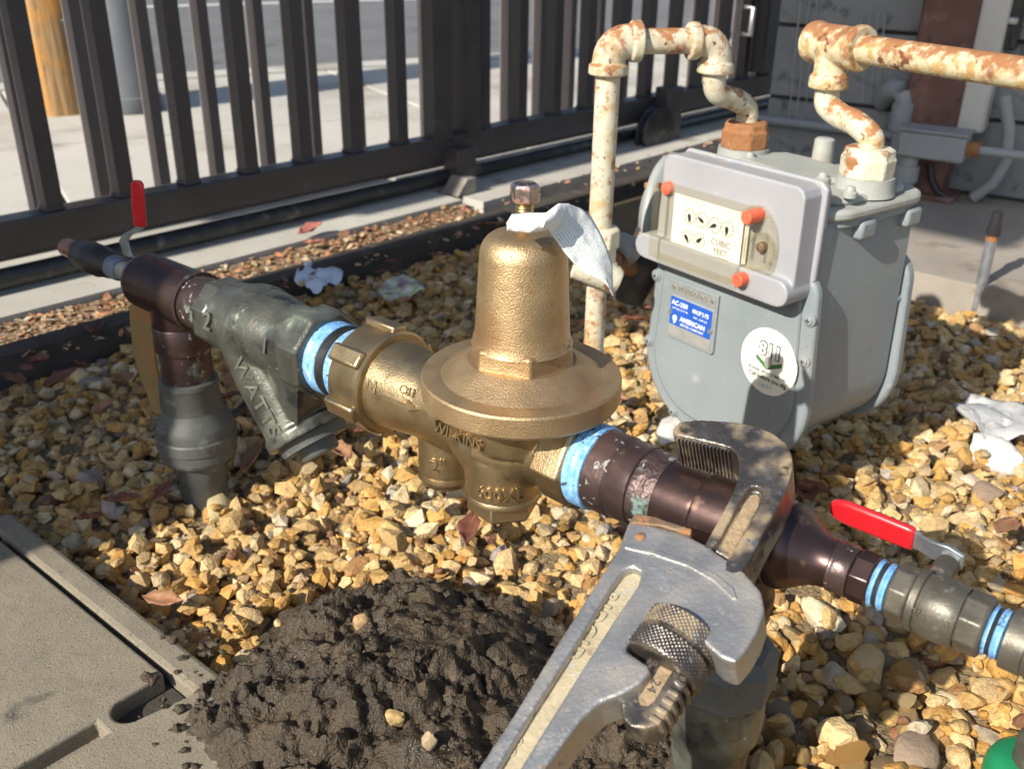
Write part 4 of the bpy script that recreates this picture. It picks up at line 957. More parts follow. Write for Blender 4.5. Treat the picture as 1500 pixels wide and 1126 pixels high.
bv = thing('ball_valve', pt(.79), 'grey brown ball valve with red lever on the small outlet pipe, right edge', 'valve')
tape(bv, .7505, .0040, .0150)
L(bv, 'threads', .7545, [(0, .0138), (.001, .0145), (.0025, .0138)], DARKRUB)
tape(bv, .7568, .0050, .0150)
g = G().lathe(pt(.762), PE, [(0, .0150), (.001, .0180), (.011, .0182), (.013, .0165)], 8, U=Z, ph=.2)
link('inlet_hex', g, VALVE, bv, ang=25, bevel=.001)
L(bv, 'collar', .7745, [(0, .0165), (.001, .0192), (.005, .0195), (.006, .0178)], VALVE)
vbd = L(bv, 'valve_body', .780, [(0, .0178), (.002, .0186), (.008, .0196), (.014, .0198), (.020, .0192), (.023, .0182)], VALVE)
link('outlet_hex', G().lathe(pt(.8025), PE, [(0, .0165), (.001, .0187), (.0135, .0187), (.015, .0165)], 8, U=Z, ph=.2), VALVE, bv, ang=25, bevel=.001)
tape(bv, .8176, .0028, .0150)
L(bv, 'threads', .8205, [(0, .0138), (.001, .0146), (.002, .0138)], DARKRUB)
tape(bv, .8222, .0050, .0150)
text('raised_letters', '3/4  600', .0065, wrapfn(pt(.790), PE, 0, bodydir(R(22)), .0198), VALVE, bv, .001)
stem = link('stem', G().lathe(pt(.7815, .010, .004), (PQ+Z*.25).normalized(), [(0, .0075), (.022, .0072), (.026, .0060)], 20), VALVE, bv)
Lq = (PQ+Z*.25).normalized(); Lz = Lq.cross(PE)
if Lz.z < 0: Lz = -Lz
def lvq(s, a, b): return pt(s-(.011 if s > .765 else 0.), .010, .004)+Lq*a+Lz*b
link('lever_arm', G().strip([lvq(.800, .030, .0), lvq(.790, .031, .0), lvq(.781, .031, .0), lvq(.770, .037, -.004), lvq(.760, .0395, -.006), lvq(.746, .0395, -.006)], Lz, [.012, .016, .014, .0125, .0145, .015], Lq, .0026), ZINC, bv, bevel=.0006)
link('lever_grip', G().strip([lvq(.756, .0395, -.006), lvq(.750, .0395, -.006), lvq(.730, .040, -.006), lvq(.710, .0405, -.006), lvq(.7025, .0405, -.006), lvq(.698, .0405, -.006)], Lz, [.0185, .0190, .0195, .0195, .0155, .008], Lq, .006), RED, bv, bevel=.0022)
link('lever_nut', G().lathe(pt(.7815, .010, .004)+Lq*.024, Lq, [(0, .006), (.010, .006), (.011, .005)], 6), SILVER, bv, ang=25)

ef = thing('end_fitting', pt(.85), 'dark threaded end fitting cut off by the right edge of the picture', 'fitting')
L(ef, 'socket', .8275, [(0, .0150), (.001, .0178), (.012, .0182), (.0125, .0172), (.030, .0172), (.03, .0165), (.12, .0165)], VALVE, n=36)

# green cap and pipe at the lower right corner
gc = at(1520, 1118, .03)
gcp = thing('green_capped_pipe', (gc.x, gc.y, 0), 'upright brown pipe standing in a green plastic cap, bottom right corner', 'pipe')
link('cap', G().lathe((gc.x, gc.y, -.01), Z, [(0, .036), (.028, .036), (.036, .033), (.041, .026), (.041, .015)], 40), GREENPL, gcp)
link('pipe', G().lathe((gc.x, gc.y, .03), Z, [(0, .0185), (.022, .0180), (.026, .0120), (.060, .0115), (.062, .009)], 32), VALVE, gcp)

# ------------------------------------------------------------------ pipe wrench resting across the line
Hd = (PQ*-.925-Z*.38).normalized(); Hm_ = (PQ*-.38+Z*.925).normalized()
WO = pt(.64)+Hm_*.059                                      # front face of the tool
def wr(px, py, off=0.):
    P_ = onpl(px, py, WO+Hm_*off, Hm_)-WO; return (P_.dot(PE), P_.dot(Hd))
def wpts(pts, off=0.): return [wr(x, y, off) for x, y in pts]
wrench = thing('pipe_wrench', WO+Hd*.12, 'large worn aluminium pipe wrench lying over the copper pipe with its jaw open', 'wrench')
ENDL = .60
left = [(921, 762), (904, 806), (867, 862), (820, 936), (750, 1049), (699, 1126)]
right = [(798, 1126), (821, 1093), (853, 1051), (877, 1029), (909, 1017), (938, 1001), (953, 982), (949, 974), (915, 950), (943, 910), (951, 899), (1000, 922), (1025, 935), (1056, 963), (1076, 970), (1094, 950), (1111, 921), (1120, 893), (1115, 865), (1091, 838), (1040, 801), (1007, 783), (960, 770)]
rec = [(728, 1126), (774, 1050), (861, 915), (897, 856), (912, 836), (927, 830), (939, 838), (934, 857), (903, 901), (867, 957), (808, 1049), (760, 1126)]
Lf, Rt, Rc = wpts(left), wpts(right), wpts(rec)
eL, eR, c0_, c1_ = (Lf[-1][0]+.002, ENDL), (Rt[0][0]-.001, ENDL), (Rc[0][0]+.002, ENDL), (Rc[-1][0]-.001, ENDL)
body_poly = Lf + [eL, c0_] + Rc + [c1_, eR] + Rt
g = G().prism(body_poly, WO, PE, Hd, Hm_, -.026, 0)
mid_e = (eL[0]+eR[0])/2
endc = [(mid_e+.024*math.cos(a), ENDL-.012+.028*math.sin(a)) for a in [2*math.pi*k/24 for k in range(24)]]
g.prism(endc, WO, PE, Hd, Hm_, -.025, -.001)
web = [(Rc[0][0]-.004, ENDL)] + [(x-.004, y) for x, y in Rc[:4]] + [(x, y-.004) for x, y in Rc[4:7]] + [(x+.004, y) for x, y in Rc[7:]] + [(Rc[-1][0]+.004, ENDL)]
g2 = G().prism(web, WO, PE, Hd, Hm_, -.019, -.006)
link('handle', cast(g, .0011, 12, 'handle'), ALU, wrench, ang=80)
link('handle_web', g2, ALU_WEB, wrench, flat=True)
# raised ridge line on the head
rid = wpts([(917, 797), (960, 806), (1010, 822), (1050, 842), (1074, 862), (1080, 878), (1073, 878), (1046, 852), (1008, 830), (958, 813), (915, 803)])
link('head_ridge', G().prism(rid, WO, PE, Hd, Hm_, -.002, .0010), ALU, wrench, flat=True, bevel=.0004)
# heel jaw insert with rusty teeth
hj = wpts([(922, 764), (932, 752), (960, 758), (1014, 776), (1012, 784), (965, 771), (924, 767)])
link('heel_jaw', cast(G().prism([(x, y) for x, y in hj], WO, PE, Hd, Hm_, -.024, .0012), .0008, 3, 'heel_jaw'), RUSTCAP, wrench, ang=50)
rv = WO+PE*wr(938, 786)[0]+Hd*wr(938, 786)[1]
link('rivet', G().lathe(rv, Hm_, [(-.002, .0030), (.0008, .0030), (.0012, .0022)], 20), RUSTCAP, wrench)
# hook jaw: curved hook and long shank through the head
hook = [(984, 628), (996, 617), (1020, 614), (1045, 615), (1075, 617), (1099, 621), (1131, 632), (1152, 649), (1161, 668), (1161, 686), (1156, 706), (1143, 736), (1122, 771), (1101, 812)]
inner = [(1036, 790), (1067, 733), (1080, 704), (1082, 680), (1079, 664), (1068, 655), (1030, 645), (989, 636)]
hkP, inP = wpts(hook), wpts(inner)
slot = wpts([(1052, 794), (1088, 726), (1097, 714), (1107, 711), (1117, 717), (1118, 729), (1072, 812)])
HJ = G().prism(hkP + [wr(1080, 850), (slot[-1][0]-.004, wr(1072, 850)[1])] + slot[::-1] + [(slot[0][0]-.006, wr(1040, 835)[1]), wr(1010, 835)] + inP, WO, PE, Hd, Hm_, -.030, .0)
swb = wpts([(1046, 800), (1084, 724), (1096, 709), (1110, 706), (1124, 716), (1124, 732), (1078, 818)])
HJ.prism(swb, WO, PE, Hd, Hm_, -.024, -.005)
hk = link('hook_jaw', cast(HJ, .0010, 9, 'hook_jaw'), STEEL, wrench, ang=70)
link('slot_mud', G().prism(wpts([(1056, 792), (1090, 728), (1098, 718), (1108, 716), (1113, 722), (1112, 732), (1072, 806)]), WO, PE, Hd, Hm_, -.008, -.0042), MUDFILL, hk, flat=True, bevel=.001)
# teeth on the inner face of the hook
ta, tbb = V((*wr(991, 637), 0)), V((*wr(1070, 657), 0)); td = (tbb-ta)
for k in range(15):
    q = ta+td*((k+.5)/15); tooth = [(-.0013, -.001), (.0013, -.001), (.0004, .0022), (-.0004, .0022)]
    tdir = td.normalized(); tex = PE*tdir.x+Hd*tdir.y; tey = Hd*abs(tdir.x)-PE*tdir.y
    link('tooth', G().prism(tooth, WO+PE*q.x+Hd*q.y, tex, tey, Hm_, -.028, -.002), STEEL, hk, flat=True)
# lower shank, set deeper inside the head
SO = -.008
sh = wpts([(1046, 800), (1010, 860), (960, 940), (922, 1003), (909, 1030), (912, 1052), (925, 1064), (945, 1067), (966, 1060), (982, 1040), (1003, 1003), (1050, 910), (1096, 820)], SO)
shs = cast(G().prism(sh, WO, PE, Hd, Hm_, SO-.018, SO), .0010, 7, 'shank')
sk = link('shank', shs, STEEL, wrench, ang=70)
link('shank_mark', G().prism(wpts([(972, 968), (935, 1022), (938, 1032), (950, 1034), (959, 1027), (990, 975)], SO), WO, PE, Hd, Hm_, SO-.004, SO+.0006), MUDFILL, sk, flat=True, bevel=.0004)
for k in range(7):
    p0, p1 = V((*wr(1020, 972, SO), 0)), V((*wr(958, 1064, SO), 0)); q = p0+(p1-p0)*((k+.4)/7)
    link('thread', G().tube([WO+PE*(q.x-.004)+Hd*q.y+Hm_*(SO+.0005), WO+PE*(q.x+.001)+Hd*(q.y+.0004)+Hm_*(SO+.0006), WO+PE*(q.x+.0025)+Hd*(q.y+.0008)+Hm_*(SO-.005), WO+PE*(q.x+.001)+Hd*(q.y+.001)+Hm_*(SO-.017)], .0019, 8), STEEL, sk)
# knurled nut round the shank
nc = V((*wr(986, 950, -.014), 0)); NP = WO+PE*nc.x+Hd*nc.y+Hm_*-.015
def knurl(r, t, a):
    u = 46*t; v_ = a*2400
    k = max(abs(math.sin((u+v_)/2)), 0)*max(abs(math.sin((u-v_)/2)), 0)
    return r + (.0009*k if .0245 > r > .0225 else 0)
prof = [(-.0150, .0160), (-.0150, .0215), (-.0138, .0226)]+[(-.0138+.0004*k, .0232) for k in range(1, 30)]+[(-.0018, .0205), (.0012, .0205)]+[(.0016+.0004*k, .0232) for k in range(30)]+[(.0142, .0226), (.0152, .0215), (.0152, .0150)]
link('adjusting_nut', G().lathe(NP, Hd, prof, 420, U=Hm_, rf=knurl), STEEL, wrench, ang=75)
# raised lettering on the web, reading down the handle
def handle_fn(px, py, off): 
    x, y = wr(px, py, off); a = V((*wr(893, 880, off), 0)); b = V((*wr(770, 1075, off), 0)); d = (b-a).normalized()
    ex = PE*d.x+Hd*d.y; ey = Hm_.cross(ex)
    return plane_fn(WO+PE*x+Hd*y+Hm_*off, ex, ey, Hm_)
text('raised_letters', 'RIDGID', .0115, handle_fn(868, 915, -.006), ALU_WEB, wrench, .0026, .02, sp=1.35)
text('raised_letters', '82', .0110, handle_fn(750, 1092, -.006), ALU_WEB, wrench, .0016, .0, sp=1.3)
x24, y24 = wr(960, 1004, SO)
text('stamped_number', '24', .0075, handle_fn(957, 1004, SO+.0008), STEEL, wrench, .0006, .0, sp=1.2)

# ------------------------------------------------------------------ gas meter
N1 = atd(1092, 195, 1.13); N2 = at(1272, 235, N1.z); NZ = N1.z
mx = (N2-N1).normalized(); my = V((-mx.y, mx.x, 0)); MO = (N1+N2)/2; MO.z = 0
def ml(x, y, z): return MO+mx*x+my*y+Z*z
def mpx(px, py, y):
    p = onpl(px, py, ml(0, y, 0), my)-MO; return p.dot(mx), p.z
meter = thing('gas_meter', ml(0, 0, .06), 'grey diaphragm gas meter with dial index hanging from two rusty pipes', 'gas meter')
def uprof(hw, z0, z1, rb_, rt_, taper=.0, cx=.006, n=8):
    out = []
    for (sx_, zc, r_, a0) in ((1, z0, rb_, -90), (1, z1, rt_, 0), (-1, z1, rt_, 90), (-1, z0, rb_, 180)):
        x_ = hw-(taper if zc == z1 else 0)
        c = (cx+sx_*(x_-r_), zc+(r_ if zc == z0 else -r_))
        for k in range(n+1):
            a = R(a0+90*k/n); out.append((c[0]+r_*math.cos(a), c[1]+r_*math.sin(a)))
    return out
FY, BY = -.100, .072
def mprism(poly, y0, y1, g=None): return (g or G()).prism(poly, MO, mx, Z, my, y0, y1)
link('case', mprism(uprof(.104, .072, .350, .075, .012, .004), FY+.008, BY-.006), GREYPAINT, meter, bevel=.004)
front = link('front_cover', mprism(uprof(.120, .062, .300, .085, .03, .008), FY-.002, FY+.010), GREYPAINT, meter, bevel=.0035)
link('front_panel', mprism(uprof(.104, .078, .296, .075, .03, .008), FY-.006, FY), GREYPAINT, front, bevel=.004)
back = link('back_cover', mprism(uprof(.113, .062, .288, .085, .035, .006), BY-.004, BY+.010), GREYPAINT, meter, bevel=.0035)
link('back_panel', mprism(uprof(.098, .078, .280, .075, .03, .006), BY+.006, BY+.022), GREYPAINT, back, bevel=.006)
for (x_, z_) in ((-.106, .235), (-.110, .150), (-.060, .074), (.100, .104), (.113, .205), (.112, .25)):
    px_ = ml(x_+.001, FY-.001, z_)
    sb = link('screw', G().lathe(px_, -my, [(0, .0075), (.0022, .0072), (.0026, .0052), (.0040, .0050), (.0048, .0036)], 18), SILVER if False else GREYPAINT, meter)
    link('screw_slot', G().box(px_-my*.0049, mx, my, Z, .0052, .0008, .0008).box(px_-my*.0049, mx, my, Z, .0008, .0008, .0052), INK, sb, flat=True)
for (x_, z_) in ((.114, .235), (.111, .150), (.093, .100)):
    link('back_lug', G().lathe(ml(x_-.010, BY-.010, z_), my, [(0, .0045), (.010, .006)], 14), GREYPAINT, meter)
# top casting with ports
top = link('top_plate', G().prism(uprof(.110, -.092, .080, .035, .035), V((MO.x, MO.y, 0)), mx, my, Z, .346, .358), TOPPAINT, meter, bevel=.004)
link('top_dome', G().prism(uprof(.098, -.080, .068, .04, .04), V((MO.x, MO.y, 0)), mx, my, Z, .356, .366), TOPPAINT, top, bevel=.006)
link('top_lip', G().prism(uprof(.106, -.088, .076, .035, .035), V((MO.x, MO.y, 0)), mx, my, Z, .338, .347), GREYPAINT, top, bevel=.002)
link('valve_cover', G().prism([(-.062, -.032), (.045, -.048), (.066, -.012), (.050, .034), (-.052, .040), (-.070, .006)], V((MO.x, MO.y, 0)), mx, my, Z, .364, .373), TOPPAINT, top, bevel=.004)
for (x_, y_) in ((-.055, -.020), (.052, -.030), (.040, .026), (.104, -.055)):
    link('cover_screw', G().lathe(ml(x_, y_, .368), Z, [(0, .0075), (.005, .0075), (.0065, .005), (.0095, .0045), (.011, .003)], 16), TOPPAINT, top)
link('filler_boss', G().lathe(ml(-.006, .045, .364), Z, [(0, .012), (.030, .011), (.032, .0085)], 20), TOPPAINT, top)
for k, N_ in enumerate((N1, N2)):
    link('port', G().lathe((N_.x, N_.y, .360), Z, [(0, .032), (.006, .030), (.018, .029)], 36), TOPPAINT, top)
for (x_, y_) in ((.098, -.084), (.108, .05), (.108, -.03)):
    link('side_bracket', G().box(ml(x_, y_, .333), mx, my, Z, .018, .026, .020), GREYPAINT, top, bevel=.004)
# index box
IB0, IB1 = -.106, -.128
def mpx_poly(pts, y): return [mpx(x_, y_, y) for x_, y_ in pts]
ibx = [(-.084, .290), (-.082, .378), (-.077, .3845), (-.070, .386), (.110, .386), (.118, .384), (.1225, .377), (.1235, .280), (-.0845, .280)]
box = link('index_box', cast(mprism([(-.086, .278), (-.083, .378), (-.077, .385), (-.070, .387), (.094, .387), (.102, .384), (.1055, .377), (.1065, .278)], IB1, IB0+.02).prism(
    uprof(.1085, .2665, .2945, .0138, .0138, 0, -.0005), MO, mx, Z, my, IB1-.010, IB0+.006), .0013, 7, 'index_box'), BOXPAINT, meter, ang=70)
link('box_flange', mprism([(-.080, .30), (-.078, .386), (-.074, .390), (.102, .390), (.1105, .383), (.111, .29), (.103, .28), (-.07, .28)], IB0+.004, IB0+.010), BOXPAINT, box, bevel=.002)
# dial card, dials, cover
YC = IB1-.003
card = [mpx(x_, y_, YC) for x_, y_ in ((989, 288), (1094, 318), (1083, 389), (983, 357))]
ctr = (sum(p[0] for p in card)/4, sum(p[1] for p in card)/4)
cw, ch = .098, .060
ci = link('dial_card', mprism([(ctr[0]-cw/2, ctr[1]-ch/2), (ctr[0]+cw/2, ctr[1]-ch/2), (ctr[0]+cw/2, ctr[1]+ch/2), (ctr[0]-cw/2, ctr[1]+ch/2)], YC-.0015, YC), DIALCARD, meter, flat=True)
link('card_edge', mprism([(ctr[0]+cw/2+.002, ctr[1]-.022), (ctr[0]+cw/2+.007, ctr[1]-.022), (ctr[0]+cw/2+.007, ctr[1]+.018), (ctr[0]+cw/2+.002, ctr[1]+.018)], YC-.001, YC), DIALCARD, meter, flat=True)
def mfn(x_, z_, y_): return plane_fn(ml(x_, y_, z_), mx, Z, -my)
def dial(cx_, cz_, rd, ang):
    d = link('dial', G(), INKG, ci) if False else None
    g = G()
    for k in range(28):
        a0, a1 = 2*math.pi*k/28, 2*math.pi*(k+1)/28
        g.prism([(cx_+rd*math.cos(a0), cz_+rd*math.sin(a0)), (cx_+(rd-.0004)*math.cos(a0), cz_+(rd-.0004)*math.sin(a0)), (cx_+(rd-.0004)*math.cos(a1), cz_+(rd-.0004)*math.sin(a1)), (cx_+rd*math.cos(a1), cz_+rd*math.sin(a1))], MO, mx, Z, my, YC-.0019, YC-.0013)
    for k in range(10):
        a0 = 2*math.pi*k/10; ca, sa = math.cos(a0), math.sin(a0)
        g.prism([(cx_+(rd-.0006)*ca-.0003*sa, cz_+(rd-.0006)*sa+.0003*ca), (cx_+(rd-.0022)*ca-.0003*sa, cz_+(rd-.0022)*sa+.0003*ca), (cx_+(rd-.0022)*ca+.0003*sa, cz_+(rd-.0022)*sa-.0003*ca), (cx_+(rd-.0006)*ca+.0003*sa, cz_+(rd-.0006)*sa-.0003*ca)], MO, mx, Z, my, YC-.0019, YC-.0013)
    dd = link('dial_ring', g, INKG, ci, flat=True)
    ca, sa = math.cos(R(ang)), math.sin(R(ang))
    pts = [(-.0022, .0012), (-.0030, 0), (-.0022, -.0012), (0, -.0018), (.0024, -.0013), (.0060, 0), (.0024, .0013), (0, .0018)]
    link('needle', mprism([(cx_+(px_*ca-pz*sa)*1.05, cz_+(px_*sa+pz*ca)*1.05) for px_, pz in pts], YC-.0036, YC-.0028), INK, dd, flat=True)
for k, (dx, dz, rd, an) in enumerate(((-.024, .010, .0085, -80), (-.0065, .010, .0085, 150), (.0115, .009, .0085, -150), (.029, .009, .0085, -88), (-.026, -.013, .0072, -55), (-.008, -.0125, .0080, 45))):
    dial(ctr[0]+dx, ctr[1]+dz, rd, an)
text('print', 'CUBIC', .0092, mfn(ctr[0]+.022, ctr[1]-.0085, YC-.0018), INKG, ci, .0004, .0)
text('print', 'FEET', .0092, mfn(ctr[0]+.023, ctr[1]-.0180, YC-.0018), INKG, ci, .0004, .0)
text('print', 'DRIVE 2 CU FT', .0024, mfn(ctr[0]+.026, ctr[1]-.0240, YC-.0018), INKG, ci, .0003)
# clear cover: shallow tray made of panes, with a rounded bay at the right
x0c, x1c, z0c, z1c = ctr[0]-.060, ctr[0]+.055, ctr[1]-.039, ctr[1]+.038
Yf = IB1-.026; th = .0016
cov = link('clear_cover', mprism([(x0c, z0c), (x1c, z0c), (x1c, z1c), (x0c, z1c)], Yf-th, Yf), CLEAR, meter, flat=True, bevel=.0006)
def slabm(p0, p1, y0, y1):          # wall between two points of the face, reaching back to the box
    (xa, za), (xb, zb) = p0, p1; d = V((xb-xa, zb-za)); n_ = V((-d.y, d.x)).normalized()*th/2
    return mprism([(xa+n_.x, za+n_.y), (xb+n_.x, zb+n_.y), (xb-n_.x, zb-n_.y), (xa-n_.x, za-n_.y)], y0, y1)
for a_, b_ in (((x0c, z0c), (x1c, z0c)), ((x1c, z0c), (x1c, z1c)), ((x1c, z1c), (x0c, z1c)), ((x0c, z1c), (x0c, z0c))):
    link('cover_side', slabm(a_, b_, Yf+.0002, IB1+.001), CLEAR, cov, flat=True)
bay = [(x1c+.001, z0c-.002)]+[(x1c+.006+.034*math.cos(R(a_))*(.95), (z0c+z1c)/2+.043*math.sin(R(a_))) for a_ in range(-75, 76, 10)]+[(x1c+.001, z1c+.002)]
link('side_bay', mprism(bay, IB1-.008, IB1-.0062), CLEAR, cov, flat=True)
for i in range(len(bay)-1):
    pass
bring = G()
for a_, b_ in zip(bay[:-1], bay[1:]):
    d = V((b_[0]-a_[0], b_[1]-a_[1])); n_ = V((-d.y, d.x)).normalized()*th/2
    bring.prism([(a_[0]+n_.x, a_[1]+n_.y), (b_[0]+n_.x, b_[1]+n_.y), (b_[0]-n_.x, b_[1]-n_.y), (a_[0]-n_.x, a_[1]-n_.y)], MO, mx, Z, my, IB1-.0078, IB1+.001)
link('bay_side', bring, CLEAR, cov, flat=True)
hubx, hubz = x1c+.018, (z0c+z1c)/2-.002
link('bay_boss', G().lathe(ml(hubx, IB1, hubz), -my, [(0, .019), (.010, .019), (.010, .0172), (.001, .0172)], 40), CLEAR, cov)
link('bay_screw', G().lathe(ml(hubx+.001, IB1, hubz+.004), -my, [(0, .0055), (.006, .0050), (.007, .003)], 20), RUSTCAP, cov)
for (x_, z_, y_) in ((x0c-.002, z1c-.006, IB1-.006), (x0c-.003, z0c+.006, IB1-.006), (x1c+.009, z1c-.006, IB1-.020), (x1c+.007, z0c+.005, IB1-.020)):
    pl_ = link('plug_socket', G().lathe(ml(x_, IB1, z_), -my, [(0, .0092), (-y_+IB1-.001, .0088), (-y_+IB1-.001, .0076), (.001, .0076)], 28), CLEAR, cov)
    link('plug', G().lathe(ml(x_, IB1, z_), -my, [(0, .0070), (-y_+IB1, .0068), (-y_+IB1+.0008, .0060)], 24), REDPLUG, cov)
# badge
YB = FY-.0062
bq = [mpx(x_, y_, YB) for x_, y_ in ((986, 434), (1051, 459), (1046, 497), (978, 469))]
bcx, bcz = sum(p[0] for p in bq)/4+.0005, sum(p[1] for p in bq)/4-.004
bdg = link('name_plate', mprism([(bcx-.037, bcz-.027), (bcx-.034, bcz-.030), (bcx+.034, bcz-.030), (bcx+.037, bcz-.027), (bcx+.037, bcz+.042), (bcx-.037, bcz+.042)], YB-.003, YB), GREYPAINT, meter, flat=True, bevel=.0012)
link('plate_face', mprism([(bcx-.033, bcz-.026), (bcx+.033, bcz-.026), (bcx+.033, bcz+.023), (bcx-.033, bcz+.023)], YB-.0040, YB-.0028), BADGE_S, bdg, flat=True, bevel=.0004)
link('plate_print', mprism([(bcx-.032, bcz-.012), (bcx+.032, bcz-.012), (bcx+.032, bcz+.022), (bcx-.032, bcz+.022)], YB-.0044, YB-.0038), BADGE_B, bdg, flat=True)
link('serial_strip', mprism([(bcx-.034, bcz+.027), (bcx+.034, bcz+.027), (bcx+.034, bcz+.0395), (bcx-.034, bcz+.0395)], YB-.0040, YB-.0028), P('serial_strip_metal', [(.3, (.30, .31, .30)), (.7, (.38, .39, .37))], .5, .4, 80), bdg, flat=True)
YT = YB-.0046
text('print', 'AC-250', .0078, mfn(bcx-.0175, bcz+.0150, YT), WHITEINK, bdg, .0003, .02)
text('print', 'MAOP 5 PSI', .0074, mfn(bcx+.0150, bcz+.0135, YT), WHITEINK, bdg, .0003, .012, sx=.66)
text('print', 'CAP 250 CU FT HR', .0030, mfn(bcx-.0165, bcz+.0085, YT), WHITEINK, bdg, .0003)
text('print', '2000 - CAPS 250', .0030, mfn(bcx+.0150, bcz+.0065, YT), WHITEINK, bdg, .0003)
text('print', 'AMERICAN', .0078, mfn(bcx+.004, bcz-.0020, YT), WHITEINK, bdg, .0003, .03)
text('print', 'METER COMPANY', .0040, mfn(bcx+.004, bcz-.0085, YT), WHITEINK, bdg, .0003, .01, sp=1.15)
link('emblem', G().lathe(ml(bcx-.0235, YT+.0004, bcz-.0030), -my, [(0, .0034), (.0004, .0034)], 20), WHITEINK, bdg, flat=True)
link('emblem', mprism([(bcx-.0245, bcz-.0095), (bcx-.0225, bcz-.0095), (bcx-.0205, bcz-.0045), (bcx-.0265, bcz-.0045)], YT-.0002, YT+.0002), WHITEINK, bdg, flat=True)
for dx in (-.031, .031):
    link('plate_screw', G().lathe(ml(bcx+dx, YB-.0038, bcz+.002-(.004 if dx > 0 else 0)), -my, [(0, .0030), (.0016, .0026)], 16), SILVER, bdg)
    link('plate_screw', G().lathe(ml(bcx+dx*.96, YB-.0038, bcz+.0335), -my, [(0, .0028), (.0014, .0024)], 16), SILVER, bdg)
text('stamped_number', 'M3866640', .0095, mfn(bcx, bcz+.0332, YB-.0043), SILVER, bdg, .0006, .0, sp=1.1)
# round sticker
scx, scz = mpx(1126, 530, YB); scr = .0375
sp_ = [(scx+scr*math.cos(R(a_))*(1.0 if not 20 < a_ % 360 < 60 else .97), scz+scr*math.sin(R(a_))*(1.0 if not 300 < a_ % 360 < 335 else .96)) for a_ in range(0, 360, 12)]
stk = link('sticker', mprism(sp_, YB-.0006, YB+.0004), STICKER, meter, flat=True)
YS = YB-.0009
text('print', '811', .0205, mfn(scx+.001, scz+.0125, YS+.0001), INK, stk, .0003, .085, sx=.96)
text('print', '811', .0205, mfn(scx+.001, scz+.0125, YS-.0003), WHITEINK, stk, .0003, .025, sx=.96)
link('print', mprism([(scx-.0165, scz+.004), (scx-.001, scz-.0045), (scx+.0175, scz+.004), (scx+.0175, scz-.0005), (scx-.001, scz-.0095), (scx-.0165, scz-.0005)], YS-.0001, YS+.0002), INK, stk, flat=True)
link('print', mprism([(scx-.0155, scz+.0028), (scx-.001, scz-.0055), (scx+.0165, scz+.0028), (scx+.0165, scz+.0000), (scx-.001, scz-.0085), (scx-.0155, scz+.0000)], YS-.0005, YS-.0002), GREENINK, stk, flat=True)
link('print', mprism([(scx-.0045, scz+.0055), (scx+.0045, scz+.0055), (scx+.0045, scz-.002), (scx+.0, scz-.0085), (scx-.0045, scz-.002)], YS-.0009, YS-.0006), BADGE_S, stk, flat=True)
text('print', "Know what's below.", .0062, mfn(scx+.001, scz-.0125, YS), INK, stk, .0003)
text('print', 'Call before you dig.', .0066, mfn(scx+.002, scz-.0195, YS), INK, stk, .0003, .01)
text('print', 'Call 811', .0058, mfn(scx, scz-.0285, YS), BLUEINK, stk, .0003)

# ------------------------------------------------------------------ gas pipes
def arc(pts, n=8):                         # smooth path (Catmull-Rom)
    pts = [V(p) for p in pts]; out = []
    q = [pts[0]*2-pts[1]]+pts+[pts[-1]*2-pts[-2]]
    for i in range(1, len(q)-2):
        for k in range(n):
            t = k/n; a, b, c, d = q[i-1], q[i], q[i+1], q[i+2]
            out.append(.5*((2*b)+(c-a)*t+(2*a-5*b+4*c-d)*t*t+(3*b-a-3*c+d)*t**3))
    out.append(pts[-1]); return out
PR = .0132
rx, ry = .0972, 1.0817; TPZ = .498
e2 = at(1052, 60, TPZ)
gi = thing('gas_inlet_pipe', (rx, ry, 0), 'rust spotted white gas riser with top pipe feeding the meter, left one', 'gas pipe')
link('riser', G().tube([(rx, ry, .275), (rx, ry, TPZ-.03)], PR, 28), RUSTPIPE, gi)
hd_ = V((e2.x-rx, e2.y-ry, 0)).normalized()
def elbow(parent, C_, d1, d2, mat, r=.0190):
    d1, d2 = V(d1), V(d2); g = G()
    a, b = C_+d1*.031, C_+d2*.031
    path = [a, C_+d1*.018]+[C_+d1*.018*(1-math.sin(t))*1+d2*.018*(1-math.cos(t)) for t in [R(15*k) for k in range(1, 6)]]+[C_+d2*.018, b]
    g.tube(path, r*.93, 28)
    for d in (d1, d2): g.lathe(C_+d*.022, d, [(0, r), (.001, r*1.10), (.010, r*1.13), (.0115, r*1.05)], 28)
    return link('elbow', cast(g, .0011, 5, 'elbow'), mat, parent, ang=70)
C1 = V((rx, ry, TPZ)); C2 = V((e2.x, e2.y, TPZ))
elbow(gi, C1, -Z, hd_, RUSTPIPE)
link('top_pipe', G().tube([C1+hd_*.028, C2-hd_*.028], PR, 28), RUSTPIPE, gi)
elbow(gi, C2, -hd_, -Z, RUSTPIPE, .0175)
dz = N1-C2; dz.z = 0
sw_path = arc([C2-Z*.020, C2-Z*.040, C2-Z*.054+dz*.10, C2-Z*.061+dz*.40, C2-Z*.066+dz*.66, C2-Z*.076+dz*.95, V((N1.x, N1.y, TPZ-.092)), V((N1.x, N1.y, .385))])
link('swivel', G().tube(sw_path, .0124, 24), RUSTPIPE, gi)
link('union_nut', G().lathe((N1.x, N1.y, .376), Z, [(0, .024), (.002, .0275), (.020, .0280), (.024, .0255), (.030, .0250), (.031, .020)], 8, U=mx, ph=.2), RUSTNUT, gi, ang=25, bevel=.0015)
